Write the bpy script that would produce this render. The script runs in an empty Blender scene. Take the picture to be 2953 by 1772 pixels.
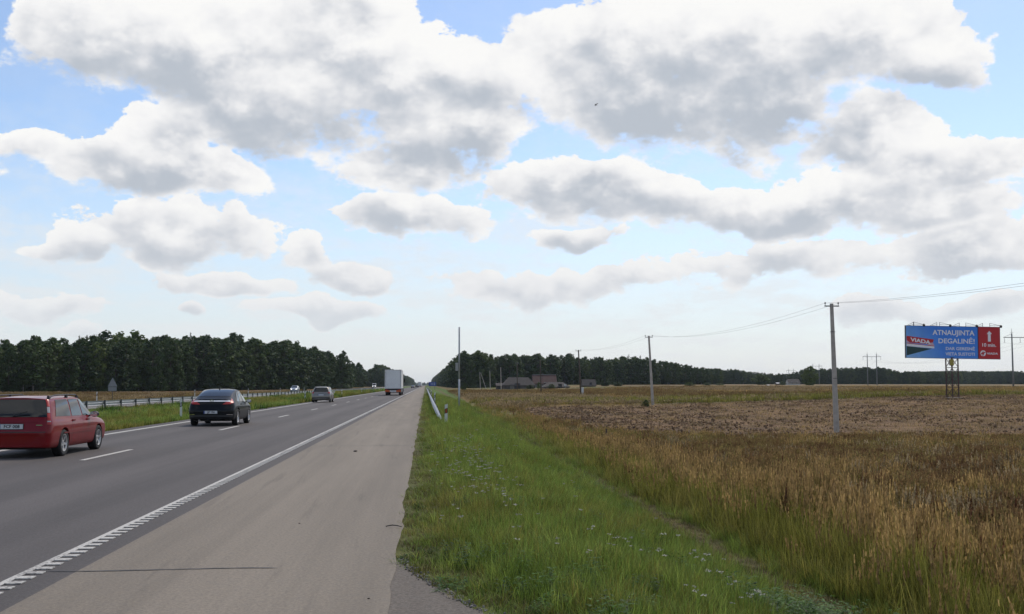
import bpy, bmesh, math, random
import numpy as np
from mathutils import Vector, Matrix, noise as mnoise

# ------------------------------------------------------------------ scene, camera, sky, sun
scene = bpy.context.scene
COL = scene.collection
R = math.radians

EYE = 1.62                      # eye height above the road
FPX = 3174.0                    # focal length in photo pixels (photo 2953 x 1772)
PW, PH = 2953.0, 1772.0
VPX, VPY = 1227.0, 1111.0       # vanishing point of the motorway in the photo
YAW = math.atan((PW / 2 - VPX) / FPX)
PITCH = math.atan((VPY - PH / 2) / FPX)

cam_d = bpy.data.cameras.new('camera')
cam = bpy.data.objects.new('camera', cam_d)
COL.objects.link(cam)
cam.location = (0, 0, EYE)
cam.rotation_euler = (R(90) + PITCH, 0, -YAW)
cam_d.sensor_width = 36.0
cam_d.lens = 36.0 * FPX / PW
cam_d.clip_start = 0.1
cam_d.clip_end = 20000
scene.camera = cam
CAMROT = cam.rotation_euler.to_matrix()


def ray(px, py):
    """direction in the world of a photo pixel"""
    d = Vector(((px - PW / 2) / FPX, (PH / 2 - py) / FPX, -1.0))
    return (CAMROT @ d).normalized()


def at_depth(px, py, Y):
    """the point seen at a photo pixel at distance Y along the road"""
    d = ray(px, py)
    t = Y / d.y
    return Vector((d.x * t, Y, EYE + d.z * t))


scene.view_settings.view_transform = 'Standard'
scene.view_settings.look = 'None'
scene.view_settings.exposure = 0.0
scene.view_settings.gamma = 1.0
scene.view_settings.use_curve_mapping = False
scene.cycles.use_denoising = True
scene.cycles.adaptive_threshold = 0.008
scene.cycles.adaptive_min_samples = 24
scene.cycles.max_bounces = 6
scene.cycles.diffuse_bounces = 3
scene.cycles.glossy_bounces = 3
scene.cycles.transparent_max_bounces = 12

SUN_EL, SUN_AZ = R(50), R(28)   # sun ahead and to the right, behind thin cloud
sun_d = bpy.data.lights.new('sun', 'SUN')
sun_d.energy = 2.3
sun_d.angle = R(12)
sun_d.color = (1.0, 0.90, 0.76)
sun = bpy.data.objects.new('sun', sun_d)
COL.objects.link(sun)
sun.rotation_euler = (R(90) - SUN_EL, 0, R(180) - SUN_AZ)

world = bpy.data.worlds.new('World')
scene.world = world
world.use_nodes = True
wn, wl = world.node_tree.nodes, world.node_tree.links
wn.clear()


class NB:
    """small helper to write node maths"""
    def __init__(s, tree):
        s.t, s.n, s.l = tree, tree.nodes, tree.links

    def put(s, sock, v):
        if isinstance(v, bpy.types.NodeSocket):
            s.l.new(v, sock)
        elif v is not None:
            sock.default_value = v

    def m(s, op, a, b=None, c=None, clamp=False):
        n = s.n.new('ShaderNodeMath')
        n.operation = op
        n.use_clamp = clamp
        for i, v in enumerate((a, b, c)):
            s.put(n.inputs[i], v)
        return n.outputs[0]

    def v(s, op, a, b=None, scale=None):
        n = s.n.new('ShaderNodeVectorMath')
        n.operation = op
        s.put(n.inputs[0], a)
        if b is not None:
            s.put(n.inputs[1], b)
        if scale is not None:
            s.put(n.inputs['Scale'], scale)
        return n.outputs['Value'] if op in ('DOT_PRODUCT', 'LENGTH', 'DISTANCE') else n.outputs[0]

    def xyz(s, x, y, z):
        n = s.n.new('ShaderNodeCombineXYZ')
        for i, q in enumerate((x, y, z)):
            s.put(n.inputs[i], q)
        return n.outputs[0]

    def sep(s, vec):
        n = s.n.new('ShaderNodeSeparateXYZ')
        s.put(n.inputs[0], vec)
        return n.outputs

    def noise(s, vec, scale, detail=4, rough=0.55, dist=0.0, color=False):
        n = s.n.new('ShaderNodeTexNoise')
        s.put(n.inputs['Vector'], vec)
        n.inputs['Scale'].default_value = scale
        n.inputs['Detail'].default_value = detail
        n.inputs['Roughness'].default_value = rough
        n.inputs['Distortion'].default_value = dist
        return n.outputs['Color'] if color else n.outputs['Fac']

    def voro(s, vec, scale, feature='F1', smooth=0.5, out='Distance'):
        n = s.n.new('ShaderNodeTexVoronoi')
        n.feature = feature
        s.put(n.inputs['Vector'], vec)
        n.inputs['Scale'].default_value = scale
        if feature == 'SMOOTH_F1':
            n.inputs['Smoothness'].default_value = smooth
        return n.outputs[out]

    def ss(s, x, lo, hi, to0=0.0, to1=1.0):
        n = s.n.new('ShaderNodeMapRange')
        n.interpolation_type = 'SMOOTHSTEP'
        for i, v in enumerate((x, lo, hi, to0, to1)):
            s.put(n.inputs[i], v)
        return n.outputs[0]

    def lin(s, x, lo, hi, to0=0.0, to1=1.0):
        n = s.n.new('ShaderNodeMapRange')
        for i, v in enumerate((x, lo, hi, to0, to1)):
            s.put(n.inputs[i], v)
        return n.outputs[0]

    def mix(s, f, a, b, mode='MIX'):
        n = s.n.new('ShaderNodeMix')
        n.data_type = 'RGBA'
        n.blend_type = mode
        s.put(n.inputs[0], f)
        for i, q in ((6, a), (7, b)):
            if isinstance(q, tuple):
                q = (*q[:3], 1.0)
            s.put(n.inputs[i], q)
        return n.outputs[2]


def build_sky():
    B = NB(world.node_tree)
    out = wn.new('ShaderNodeOutputWorld')
    tc = wn.new('ShaderNodeTexCoord')
    d = tc.outputs['Generated']
    sky = wn.new('ShaderNodeTexSky')
    sky.sky_type = 'NISHITA'
    sky.sun_disc = False
    sky.sun_elevation = SUN_EL
    sky.sun_rotation = SUN_AZ
    sky.altitude = 100
    sky.air_density = 1.0
    sky.dust_density = 0.6
    sky.ozone_density = 1.5

    # slow warp of the direction so that the cloud masses get uneven outlines
    w1 = B.noise(d, 9.0, 2, 0.6, color=True)
    dw = B.v('ADD', d, B.v('SCALE', B.v('SUBTRACT', w1, (0.5, 0.5, 0.5)), scale=0.07))
    x, y, z = B.sep(dw)
    u = B.m('ARCTAN2', x, y)
    v = B.m('ARCSINE', z)

    # cumulus masses: photo pixel (2473 wide) centre, half width, half height up, half height down
    blobs = [
        # big bank, upper left
        (330, 120, 300, 150, 115, 1), (680, 120, 400, 200, 190, 1), (1000, 210, 290, 150, 170, 1),
        (700, 290, 330, 120, 100, 1), (1130, 260, 190, 130, 150, 1), (590, 400, 90, 40, 40, 1), (1010, 390, 220, 120, 85, 1), (880, 15, 110, 60, 50, 1),
        # left, below it
        (370, 350, 130, 95, 90, 1), (350, 425, 300, 70, 62, 1), (80, 365, 120, 42, 45, 1),
        # lower left with the dark flat base
        (430, 575, 260, 85, 72, 1), (150, 598, 110, 36, 30, 1), (740, 615, 80, 60, 66, 1), (830, 672, 130, 40, 36, 1),
        # the great one, upper right
        (1500, 160, 260, 165, 180, 1), (1760, 190, 430, 215, 200, 1), (2060, 140, 290, 165, 150, 1), (2230, 200, 150, 80, 45, 1),
        # the band under it, on the right
        (1440, 465, 260, 72, 72, 1), (1740, 500, 330, 62, 62, 1), (2040, 500, 360, 90, 86, 1), (2250, 400, 240, 70, 60, 1),
        (2090, 330, 170, 80, 70, 1),
        # middle
        (1030, 530, 230, 44, 40, 1), (1400, 575, 110, 24, 24, 1),
        # low right
        (1860, 640, 280, 52, 48, 1), (2360, 600, 210, 60, 60, 1), (1380, 685, 330, 46, 42, 1),
        # low left and along the horizon
        (80, 725, 150, 36, 40, 1), (560, 690, 200, 30, 26, 1), (450, 755, 50, 26, 22, 1), (190, 800, 70, 30, 36, 1), (780, 745, 170, 28, 26, 1),
        (2300, 745, 300, 24, 30, 1),
    ]
    dsum = acc = None      # union of the masses; weighted heights inside them
    k = 2953.0 / 2473.0
    p3 = B.xyz(u, v, B.m('MULTIPLY', v, -1.0))

    def vma(a_, b_, c_):
        n = wn.new('ShaderNodeVectorMath')
        n.operation = 'MULTIPLY_ADD'
        for i, q_ in enumerate((a_, b_, c_)):
            B.put(n.inputs[i], q_)
        return n.outputs[0]
    for (cx, cy, a, bu, bd, wt) in blobs:
        c = ray(cx * k, cy * k)
        u0, v0 = math.atan2(c.x, c.y), math.asin(c.z)
        sc = k / FPX
        a, bu, bd = a * sc * 1.04, bu * sc * 1.06, bd * sc * 1.06
        p = vma(p3, (1 / a, 1 / bu, 1 / bd), (-u0 / a, -v0 / bu, v0 / bd))
        p = B.v('MAXIMUM', p, (-1e3, 0.0, 0.0))
        q = B.m('MULTIPLY_ADD', B.v('DOT_PRODUCT', p, p), -1.0, 1.0)
        wq = B.m('ADD', q, 0.3, clamp=True)
        if acc is None:
            acc, dsum = B.v('SCALE', p, scale=wq), B.m('MAXIMUM', q, -2.0)
        else:
            acc = B.v('ADD', acc, B.v('SCALE', p, scale=wq))
            n = wn.new('ShaderNodeMath')
            n.operation = 'SMOOTH_MAX'
            B.put(n.inputs[0], dsum)
            B.put(n.inputs[1], q)
            n.inputs[2].default_value = 0.15
            dsum = n.outputs[0]
    ax, ay, az = B.sep(acc)
    hrel = B.m('MULTIPLY_ADD', az, -0.85, B.m('MULTIPLY', ay, 0.85))

    # the same weather goes on outside the frame: noise masses in cloud-layer perspective
    zx, zy, zz = B.sep(d)
    zc = B.m('MAXIMUM', zz, 0.0)
    inv = B.m('DIVIDE', 1.0, B.m('ADD', zc, 0.12))
    lay = B.xyz(B.m('MULTIPLY', zx, inv), B.m('MULTIPLY', zy, inv), 0.0)
    gen = B.noise(lay, 1.25, 2, 0.5)
    hgen = B.m('MULTIPLY', B.m('SUBTRACT', gen, 0.53), -5.0)
    gen = B.lin(gen, 0.44, 0.62, -0.8, 0.9)
    ang = B.v('DOT_PRODUCT', d, tuple(ray(PW / 2, PH * 0.35)))
    outside = B.ss(ang, 0.895, 0.83)
    gen = B.m('MULTIPLY_ADD', B.m('SUBTRACT', 1.0, outside), -3.0, gen)
    hrel = B.m('ADD', hrel, B.m('MULTIPLY', hgen, outside))
    dsum = B.m('MAXIMUM', dsum, gen)

    # billows at several sizes
    st = B.v('MULTIPLY', d, (1.0, 1.0, 1.35))
    n1 = B.noise(st, 14.0, 8, 0.62)
    n2 = B.noise(B.v('ADD', st, (0.008, 0.0, 0.020)), 14.0, 4, 0.55)
    bil = B.voro(B.v('ADD', st, B.v('SCALE', w1, scale=0.05)), 34.0, 'F1')
    bil = B.m('SUBTRACT', 0.45, bil)
    relief = B.m('SUBTRACT', n1, n2)
    n3 = B.noise(B.v('MULTIPLY', d, (1.0, 1.0, 1.7)), 52.0, 5, 0.62)
    farw = B.ss(B.m('ARCSINE', zc), R(20), R(5), 0.95, 1.8)      # further clouds show finer billows
    edge = B.m('MULTIPLY_ADD', B.m('SUBTRACT', n1, 0.5), 2.7, B.m('MULTIPLY', bil, 0.5))
    edge = B.m('ADD', edge, B.m('MULTIPLY', B.m('SUBTRACT', n3, 0.5), farw))
    dens = B.m('MULTIPLY_ADD', dsum, 1.18, edge)
    # crisp on top, soft below
    top = B.ss(hrel, -0.45, 0.25)
    wid = B.m('MULTIPLY_ADD', top, -0.52, 0.66)
    alpha = B.ss(dens, 0.0, wid)

    # light: tops and thin rims white, thick bases grey
    thick = B.ss(dens, 0.1, 1.1)
    lit = B.m('MULTIPLY_ADD', relief, 3.6, hrel)
    lit = B.m('MULTIPLY_ADD', bil, 0.60, lit)
    lit = B.m('ADD', lit, B.m('MULTIPLY', B.m('SUBTRACT', n3, 0.5), B.m('MULTIPLY', farw, 0.5)))
    lit = B.m('ADD', lit, B.m('MULTIPLY_ADD', thick, -0.70, 0.66))
    lit = B.ss(lit, -0.85, 1.0)
    ccol = wn.new('ShaderNodeValToRGB')
    cr = ccol.color_ramp
    cr.elements[0].position, cr.elements[0].color = 0.0, (0.50, 0.545, 0.61, 1)
    cr.elements[1].position, cr.elements[1].color = 1.0, (0.965, 0.962, 0.95, 1)
    for p, c in ((0.35, (0.69, 0.71, 0.75)), (0.65, (0.845, 0.85, 0.865)), (0.85, (0.915, 0.915, 0.92))):
        e = cr.elements.new(p)
        e.color = (*c, 1)
    B.put(ccol.inputs[0], lit)

    # thin high veil, milky towards the horizon
    el = B.m('ARCSINE', zc)
    veil = B.ss(el, R(13), R(0.0), 0.0, 0.78)
    # soft broken layer low down, in the same perspective as the cloud deck
    low = B.noise(B.v('MULTIPLY', lay, (1.0, .8, 1.0)), 1.9, 5, 0.62)
    low = B.m('MULTIPLY', B.ss(B.m('MULTIPLY_ADD', n3, 0.35, low), 0.58, 0.84), B.ss(el, R(15), R(6), 0.08, 0.62))
    veil_col = (0.69, 0.745, 0.815)

    bg_sky = wn.new('ShaderNodeBackground')
    gain = B.mix(1.0, sky.outputs[0], (0.98, 1.0, 1.06), 'MULTIPLY')
    B.put(bg_sky.inputs['Color'], gain)
    bg_sky.inputs['Strength'].default_value = 0.135
    bg_veil = wn.new('ShaderNodeBackground')
    B.put(bg_veil.inputs['Color'], (*veil_col, 1))
    bg_cl = wn.new('ShaderNodeBackground')
    # far clouds sink into the milky air
    far = B.ss(el, R(11), R(1), 0.0, 0.62)
    cl = B.mix(far, ccol.outputs[0], (0.74, 0.765, 0.80))
    B.put(bg_cl.inputs['Color'], cl)
    mx1 = wn.new('ShaderNodeMixShader')
    B.put(mx1.inputs[0], veil)
    wl.new(bg_sky.outputs[0], mx1.inputs[1])
    wl.new(bg_veil.outputs[0], mx1.inputs[2])
    bg_low = wn.new('ShaderNodeBackground')
    B.put(bg_low.inputs['Color'], (0.80, 0.825, 0.85, 1))
    mxl = wn.new('ShaderNodeMixShader')
    B.put(mxl.inputs[0], low)
    wl.new(mx1.outputs[0], mxl.inputs[1])
    wl.new(bg_low.outputs[0], mxl.inputs[2])
    mx2 = wn.new('ShaderNodeMixShader')
    farfade = B.ss(el, R(0.3), R(5), 0.35, 1.0)
    B.put(mx2.inputs[0], B.m('MULTIPLY', alpha, farfade))
    wl.new(mxl.outputs[0], mx2.inputs[1])
    wl.new(bg_cl.outputs[0], mx2.inputs[2])
    wl.new(mx2.outputs[0], out.inputs[0])
    world.cycles.sampling_method = 'NONE'


build_sky()

# ------------------------------------------------------------------ helpers
rng = random.Random(7)
nr = np.random.default_rng(11)


def tag(o, label=None, cat=None, group=None, kind=None):
    if label:
        o['label'] = label
    if cat:
        o['category'] = cat
    if group:
        o['group'] = group
    if kind:
        o['kind'] = kind
    return o


def empty(name, loc=(0, 0, 0), rz=0.0):
    o = bpy.data.objects.new(name, None)
    o.empty_display_size = 0.2
    o.location = loc
    o.rotation_euler = (0, 0, rz)
    COL.objects.link(o)
    return o


def mobj(name, me, parent=None, mat=None):
    if mat is not None and not me.materials:
        me.materials.append(mat)
    o = bpy.data.objects.new(name, me)
    COL.objects.link(o)
    if parent is not None:
        o.parent = parent
    return o


def copy_tree(o, parent=None):
    c = o.copy()
    COL.objects.link(c)
    c.parent = parent
    for ch in list(o.children):
        copy_tree(ch, c)
    return c


class MB:
    """collects shapes; build() links them as one mesh object"""
    def __init__(s):
        s.v, s.f = [], []

    def add(s, vs, fs):
        b = len(s.v)
        s.v += [tuple(p) for p in vs]
        s.f += [tuple(i + b for i in f) for f in fs]
        return s

    def box(s, c, size, rot=None, taper=1.0):
        hx, hy, hz = size[0] / 2, size[1] / 2, size[2] / 2
        vs = []
        for z, t in ((-hz, 1.0), (hz, taper)):
            for x, y in ((-hx, -hy), (hx, -hy), (hx, hy), (-hx, hy)):
                p = Vector((x * t, y * t, z))
                if rot is not None:
                    p = rot @ p
                vs.append(p + Vector(c))
        return s.add(vs, [(3, 2, 1, 0), (4, 5, 6, 7), (0, 1, 5, 4), (1, 2, 6, 5), (2, 3, 7, 6), (3, 0, 4, 7)])

    def tube(s, pts, r, n=8, cap=True):
        """round bar through points; r a number or one per point"""
        pts = [Vector(p) for p in pts]
        rs = r if isinstance(r, (list, tuple)) else [r] * len(pts)
        vs, fs = [], []
        up0 = None
        for i, p in enumerate(pts):
            t = (pts[min(i + 1, len(pts) - 1)] - pts[max(i - 1, 0)]).normalized()
            if up0 is None:
                up0 = Vector((0, 0, 1)) if abs(t.z) < 0.9 else Vector((1, 0, 0))
            a = t.cross(up0).normalized()
            b = a.cross(t).normalized()
            for k in range(n):
                w = 2 * math.pi * k / n
                vs.append(p + a * (rs[i] * math.cos(w)) + b * (rs[i] * math.sin(w)))
        for i in range(len(pts) - 1):
            for k in range(n):
                k2 = (k + 1) % n
                fs.append((i * n + k, i * n + k2, (i + 1) * n + k2, (i + 1) * n + k))
        if cap:
            fs.append(tuple(range(n))[::-1])
            fs.append(tuple((len(pts) - 1) * n + k for k in range(n)))
        return s.add(vs, fs)

    def bar(s, a, b, w, h=None):
        """square bar between two points"""
        a, b = Vector(a), Vector(b)
        h = h or w
        t = (b - a).normalized()
        ref = Vector((0, 0, 1)) if abs(t.z) < 0.95 else Vector((0, 1, 0))
        x = t.cross(ref).normalized() * (w / 2)
        y = x.cross(t).normalized() * (h / 2)
        vs = [a - x - y, a + x - y, a + x + y, a - x + y, b - x - y, b + x - y, b + x + y, b - x + y]
        return s.add(vs, [(3, 2, 1, 0), (4, 5, 6, 7), (0, 1, 5, 4), (1, 2, 6, 5), (2, 3, 7, 6), (3, 0, 4, 7)])

    def prism(s, poly, axis, a0, a1):
        """extrude a 2-D outline along an axis ('x','y','z') from a0 to a1"""
        def P(q, a):
            return {'x': (a, q[0], q[1]), 'y': (q[0], a, q[1]), 'z': (q[0], q[1], a)}[axis]
        n = len(poly)
        vs = [P(q, a0) for q in poly] + [P(q, a1) for q in poly]
        fs = [tuple(range(n))[::-1], tuple(range(n, 2 * n))]
        fs += [(i, (i + 1) % n, n + (i + 1) % n, n + i) for i in range(n)]
        return s.add(vs, fs)

    def lathe(s, prof, n=24, axis='x', c=(0, 0, 0)):
        """profile (radius, along axis) turned about an axis"""
        vs, fs = [], []
        for r, a in prof:
            for k in range(n):
                w = 2 * math.pi * k / n
                p = {'x': (a, r * math.cos(w), r * math.sin(w)), 'z': (r * math.cos(w), r * math.sin(w), a),
                     'y': (r * math.cos(w), a, r * math.sin(w))}[axis]
                vs.append((p[0] + c[0], p[1] + c[1], p[2] + c[2]))
        m = len(prof)
        for i in range(m - 1):
            for k in range(n):
                k2 = (k + 1) % n
                fs.append((i * n + k, i * n + k2, (i + 1) * n + k2, (i + 1) * n + k))
        return s.add(vs, fs)

    def mesh(s, name='mesh', smooth=False, recalc=True):
        me = bpy.data.meshes.new(name)
        me.from_pydata([tuple(p) for p in s.v], [], s.f)
        if recalc:
            bm = bmesh.new()
            bm.from_mesh(me)
            bmesh.ops.recalc_face_normals(bm, faces=bm.faces)
            bm.to_mesh(me)
            bm.free()
        if smooth:
            me.polygons.foreach_set('use_smooth', [True] * len(me.polygons))
        me.update()
        return me

    def build(s, name, mat, parent=None, smooth=False, recalc=True):
        me = s.mesh(name, smooth, recalc)
        return mobj(name, me, parent, mat)


# ------------------------------------------------------------------ materials
MATS = {}


def newmat(name):
    m = bpy.data.materials.new(name)
    m.use_nodes = True
    nt = m.node_tree
    b = nt.nodes['Principled BSDF']
    return m, NB(nt), b


def simple(name, col, rough=0.6, metal=0.0, spec=None, var=0.12, scale=3.0, coat=0.0, bump=0.0, bscale=40.0, emit=None, estr=0.0):
    """plain painted or natural surface with uneven tone and sheen"""
    m, B, b = newmat(name)
    tc = B.n.new('ShaderNodeTexCoord').outputs['Object']
    n = B.noise(tc, scale, 5, 0.6)
    f = B.lin(n, 0.3, 0.7, 1.0 - var, 1.0 + var)
    vm = B.v('SCALE', tuple(col), scale=f)
    B.put(b.inputs['Base Color'], vm)
    B.put(b.inputs['Roughness'], B.lin(n, 0.3, 0.7, max(0.02, rough - 0.06), min(1, rough + 0.08)))
    b.inputs['Metallic'].default_value = metal
    if spec is not None:
        b.inputs['Specular IOR Level'].default_value = spec
    if coat:
        b.inputs['Coat Weight'].default_value = coat
        b.inputs['Coat Roughness'].default_value = 0.04
    if bump:
        bn = B.n.new('ShaderNodeBump')
        bn.inputs['Strength'].default_value = bump
        bn.inputs['Distance'].default_value = 0.02
        B.put(bn.inputs['Height'], B.noise(tc, bscale, 4, 0.6))
        B.put(b.inputs['Normal'], bn.outputs[0])
    if emit:
        b.inputs['Emission Color'].default_value = (*emit, 1)
        b.inputs['Emission Strength'].default_value = estr
    MATS[name] = m
    return m


def smoothstep(a, b, x):
    t = np.clip((np.asarray(x, float) - a) / (b - a), 0, 1)
    return t * t * (3 - 2 * t)


def vnoise(x, y, seed=0):
    """cheap 2-D value noise for arrays, 0..1"""
    x = np.asarray(x, float) + seed * 37.31
    y = np.asarray(y, float) - seed * 19.73
    xi, yi = np.floor(x).astype(np.int64), np.floor(y).astype(np.int64)
    fx, fy = x - xi, y - yi
    fx, fy = fx * fx * (3 - 2 * fx), fy * fy * (3 - 2 * fy)

    def h(a, b):
        n = (a * 374761393 + b * 668265263 + seed * 974711) & 0x7fffffff
        n = (n ^ (n >> 13)) * 1274126177 & 0x7fffffff
        return ((n ^ (n >> 16)) & 0xffff) / 65535.0
    return (h(xi, yi) * (1 - fx) + h(xi + 1, yi) * fx) * (1 - fy) + (h(xi, yi + 1) * (1 - fx) + h(xi + 1, yi + 1) * fx) * fy


def fbm(x, y, seed=0, oct=4):
    s, a, t = 0.0, 0.5, 0.0
    for i in range(oct):
        s = s + a * vnoise(np.asarray(x) * 2 ** i, np.asarray(y) * 2 ** i, seed + i)
        t += a
        a *= 0.55
    return s / t

# ------------------------------------------------------------------ terrain
X_LINE = -3.475        # left edge of the ribbed edge line
X_SEAM = -3.02         # joint between carriageway and shoulder
X_EDGE = -0.27         # right edge of the shoulder
X_DASH = -7.36
X_LEFT = -10.45
X_OPP0, X_OPP1 = -33.4, -22.2
X_RAIL = -21.5


def terrain(X, Y):
    X, Y = np.asarray(X, float), np.asarray(Y, float)
    f = np.interp(Y, [0, 40, 67, 127, 184, 300, 500, 2000], [-1.15, -1.25, -1.34, -0.68, -0.42, -0.28, -0.1, 0.4])
    g = smoothstep(20, 80, X) * np.interp(Y, [0, 60, 133, 290, 530, 900], [0, 0, 0.85, 1.0, 1.6, 2.2])
    field = f + g + 0.10 * (fbm(X / 9, Y / 9, 3) - 0.5)
    # verge: level by the shoulder, down into a shallow ditch, up to the field
    depth = np.interp(Y, [0, 30, 120, 260, 400], [1.12, 1.12, 1.0, 0.7, 0.3])
    ditch = -depth * smoothstep(0.9, 5.2, X)
    z = ditch * (1 - smoothstep(5.4, 8.5, X)) + field * smoothstep(5.4, 8.5, X)
    z = np.where(X > 5.4, z, ditch)
    # median: a shallow hollow
    med = -0.28 * np.sin(np.clip((X + 21.2) / 10.0, 0, 1) * math.pi) ** 1
    z = np.where((X < -11.1) & (X > -21.3), med, z)
    # fields on the far side
    lf = np.interp(Y, [0, 450, 620, 3000], [-0.75, -0.75, -0.1, 0.2])
    z = np.where(X < -34.2, lf * smoothstep(-34.2, -44, X), z)
    z = np.where((X > -34.2) & (X < -21.3), 0.0, z)
    rough = 0.05 * (fbm(X / 1.3, Y / 1.3, 9, 3) - 0.5)
    off = ((X > 0.3) | ((X < -11.3) & (X > -21.2)) | (X < -34.5))
    z = z + np.where(off, rough, 0.0)
    return z - 0.03


def tz(x, y):
    return float(terrain(x, y))


def zone_ploughed(X, Y):
    """mask of the bare harvested strip, 0..1"""
    wob = (fbm(X / 6, Y / 6, 21) - 0.5)
    near = np.interp(X, [7, 10, 14, 24, 60, 200], [80, 70, 60, 58, 60, 72]) + 14 * wob
    far = np.interp(X, [7, 12, 22, 30, 90, 250], [104, 122, 123, 132, 150, 170]) + 5 * wob
    left = np.interp(Y, [60, 100, 150], [11.5, 8.0, 11.0]) + 2.0 * wob
    return smoothstep(0, 4, Y - near) * smoothstep(0, 4, far - Y) * smoothstep(0, 2, X - left)


def ground_colour(X, Y):
    n1, n2, n3 = fbm(X / 3.5, Y / 3.5, 31), fbm(X / 14, Y / 30, 41), fbm(X / 40, Y / 110, 51)
    def c(r, g, b):
        return np.array([r, g, b])[None, :]
    green = c(.085, .14, .026)
    olive = c(.10, .112, .032)
    tan = c(.21, .14, .06)
    rust = c(.15, .085, .042)
    soil = c(.150, .090, .048)
    straw = c(.24, .152, .074)
    dry = c(.15, .12, .06)
    def mix(a, b, t):
        t = np.clip(np.asarray(t), 0, 1)[:, None]
        return a * (1 - t) + b * t
    one = np.ones((len(X), 1))
    # verge and ditch
    verge = mix(green * one, olive * one, smoothstep(.45, .75, n1) * .6)
    verge = mix(verge, dry * one, smoothstep(1.1, 0.0, X) * .55)
    verge = mix(verge, c(.14, .095, .05) * one, np.exp(-((X - 4.9) / .5) ** 2) * .8)
    # rough field beside the verge
    rf = mix(olive * one, rust * one, smoothstep(.35, .65, n1))
    rf = mix(rf, tan * one, smoothstep(.5, .75, fbm(X / 5, Y / 12, 61)) * .6)
    # meadow further out
    md = mix(tan * one, olive * one, smoothstep(.36, .62, n2))
    md = mix(md, rust * one, smoothstep(.45, .7, n3) * .7)
    band = np.exp(-((Y - (142 + 0.1 * X)) / 14) ** 2) * smoothstep(14, 24, X)
    md = mix(md, c(.07, .085, .03) * one, band * .9)
    far_stub = smoothstep(430, 560, Y) * smoothstep(90, 200, X)
    md = mix(md, c(.25, .18, .10) * one, far_stub * .8)
    col = mix(rf, md, smoothstep(70, 115, Y))
    pl = zone_ploughed(X, Y)
    ps = mix(soil * one, straw * one, smoothstep(.42, .66, fbm(X / 1.6, Y / 0.8, 71)) * .75)
    ps = mix(ps, c(.075, .052, .038) * one, smoothstep(.5, .75, fbm(X / 7, Y / 3, 81)) * smoothstep(34, 8, X) * .8)
    col = mix(col, ps, pl)
    vb = 5.2 + .8 * (n1 - .5) + np.interp(Y, [60, 110, 200, 400], [0, -.2, .6, 2.5])
    col = mix(verge, col, smoothstep(0, 1.0, X - vb))
    # median and the far side
    medc = mix(green * one * .95, olive * one, smoothstep(.4, .7, n1) * .7)
    col = np.where(((X < -10) & (X > -22.5))[:, None], medc, col)
    lfc = mix(rust * one * 1.1, tan * one, smoothstep(.4, .65, n2) * .75)
    lfc = mix(lfc, olive * one, smoothstep(.5, .75, n1) * .5)
    lfc = mix(lfc, olive * one, smoothstep(-38, -34, X))
    col = np.where((X < -33)[:, None], lfc, col)
    # far away the meadows merge
    return col


def axis(parts):
    a = []
    for lo, hi, st in parts:
        a += list(np.arange(lo, hi, st))
    return np.array(a + [parts[-1][1]])


def build_ground():
    xs = axis([(-4000, -600, 340), (-600, -100, 50), (-100, -34, 6), (-34, -22, 3), (-22, -11, .8), (-11, 0, 2.75), (0, 9, .3), (9, 40, .7), (40, 120, 2.5), (120, 400, 20), (400, 4000, 300)])
    ys = axis([(-60, -4, 8), (-4, 40, .5), (40, 140, 1.0), (140, 300, 4), (300, 800, 12), (800, 6000, 200)])
    XX, YY = np.meshgrid(xs, ys)
    x, y = XX.ravel(), YY.ravel()
    z = terrain(x, y)
    pl = zone_ploughed(x, y)
    z = z + pl * 0.16 * (fbm(x / 1.1, y / .7, 91, 2) - .5)
    nx, ny = len(xs), len(ys)
    i = np.arange((ny - 1) * (nx - 1))
    r, cc = i // (nx - 1), i % (nx - 1)
    a = r * nx + cc
    faces = np.stack([a, a + 1, a + nx + 1, a + nx], 1)
    me = bpy.data.meshes.new('ground')
    me.from_pydata(np.stack([x, y, z], 1).tolist(), [], faces.tolist())
    col = ground_colour(x, y)
    at = me.color_attributes.new('tone', 'FLOAT_COLOR', 'POINT')
    at.data.foreach_set('color', np.concatenate([col, np.ones((len(x), 1))], 1).astype(np.float32).ravel())
    me.polygons.foreach_set('use_smooth', [True] * len(me.polygons))
    m, B, b = newmat('soil_and_turf')
    an = B.n.new('ShaderNodeAttribute')
    an.attribute_name = 'tone'
    pos = B.n.new('ShaderNodeNewGeometry').outputs['Position']
    n1 = B.noise(pos, 1.7, 6, 0.65)
    n2 = B.noise(B.v('MULTIPLY', pos, (1.0, .45, 1.0)), 0.35, 5, 0.6)
    f = B.m('MULTIPLY', B.lin(n1, .3, .7, .62, 1.38), B.lin(n2, .3, .7, .75, 1.25))
    B.put(b.inputs['Base Color'], B.v('SCALE', an.outputs['Color'], scale=f))
    b.inputs['Roughness'].default_value = 0.95
    b.inputs['Specular IOR Level'].default_value = 0.15
    bn = B.n.new('ShaderNodeBump')
    bn.inputs['Strength'].default_value = 0.9
    bn.inputs['Distance'].default_value = 0.12
    B.put(bn.inputs['Height'], B.noise(pos, 4.0, 6, 0.7))
    B.put(b.inputs['Normal'], bn.outputs[0])
    o = mobj('ground', me, None, m)
    tag(o, kind='structure')
    return o


build_ground()

# ------------------------------------------------------------------ roads


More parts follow.
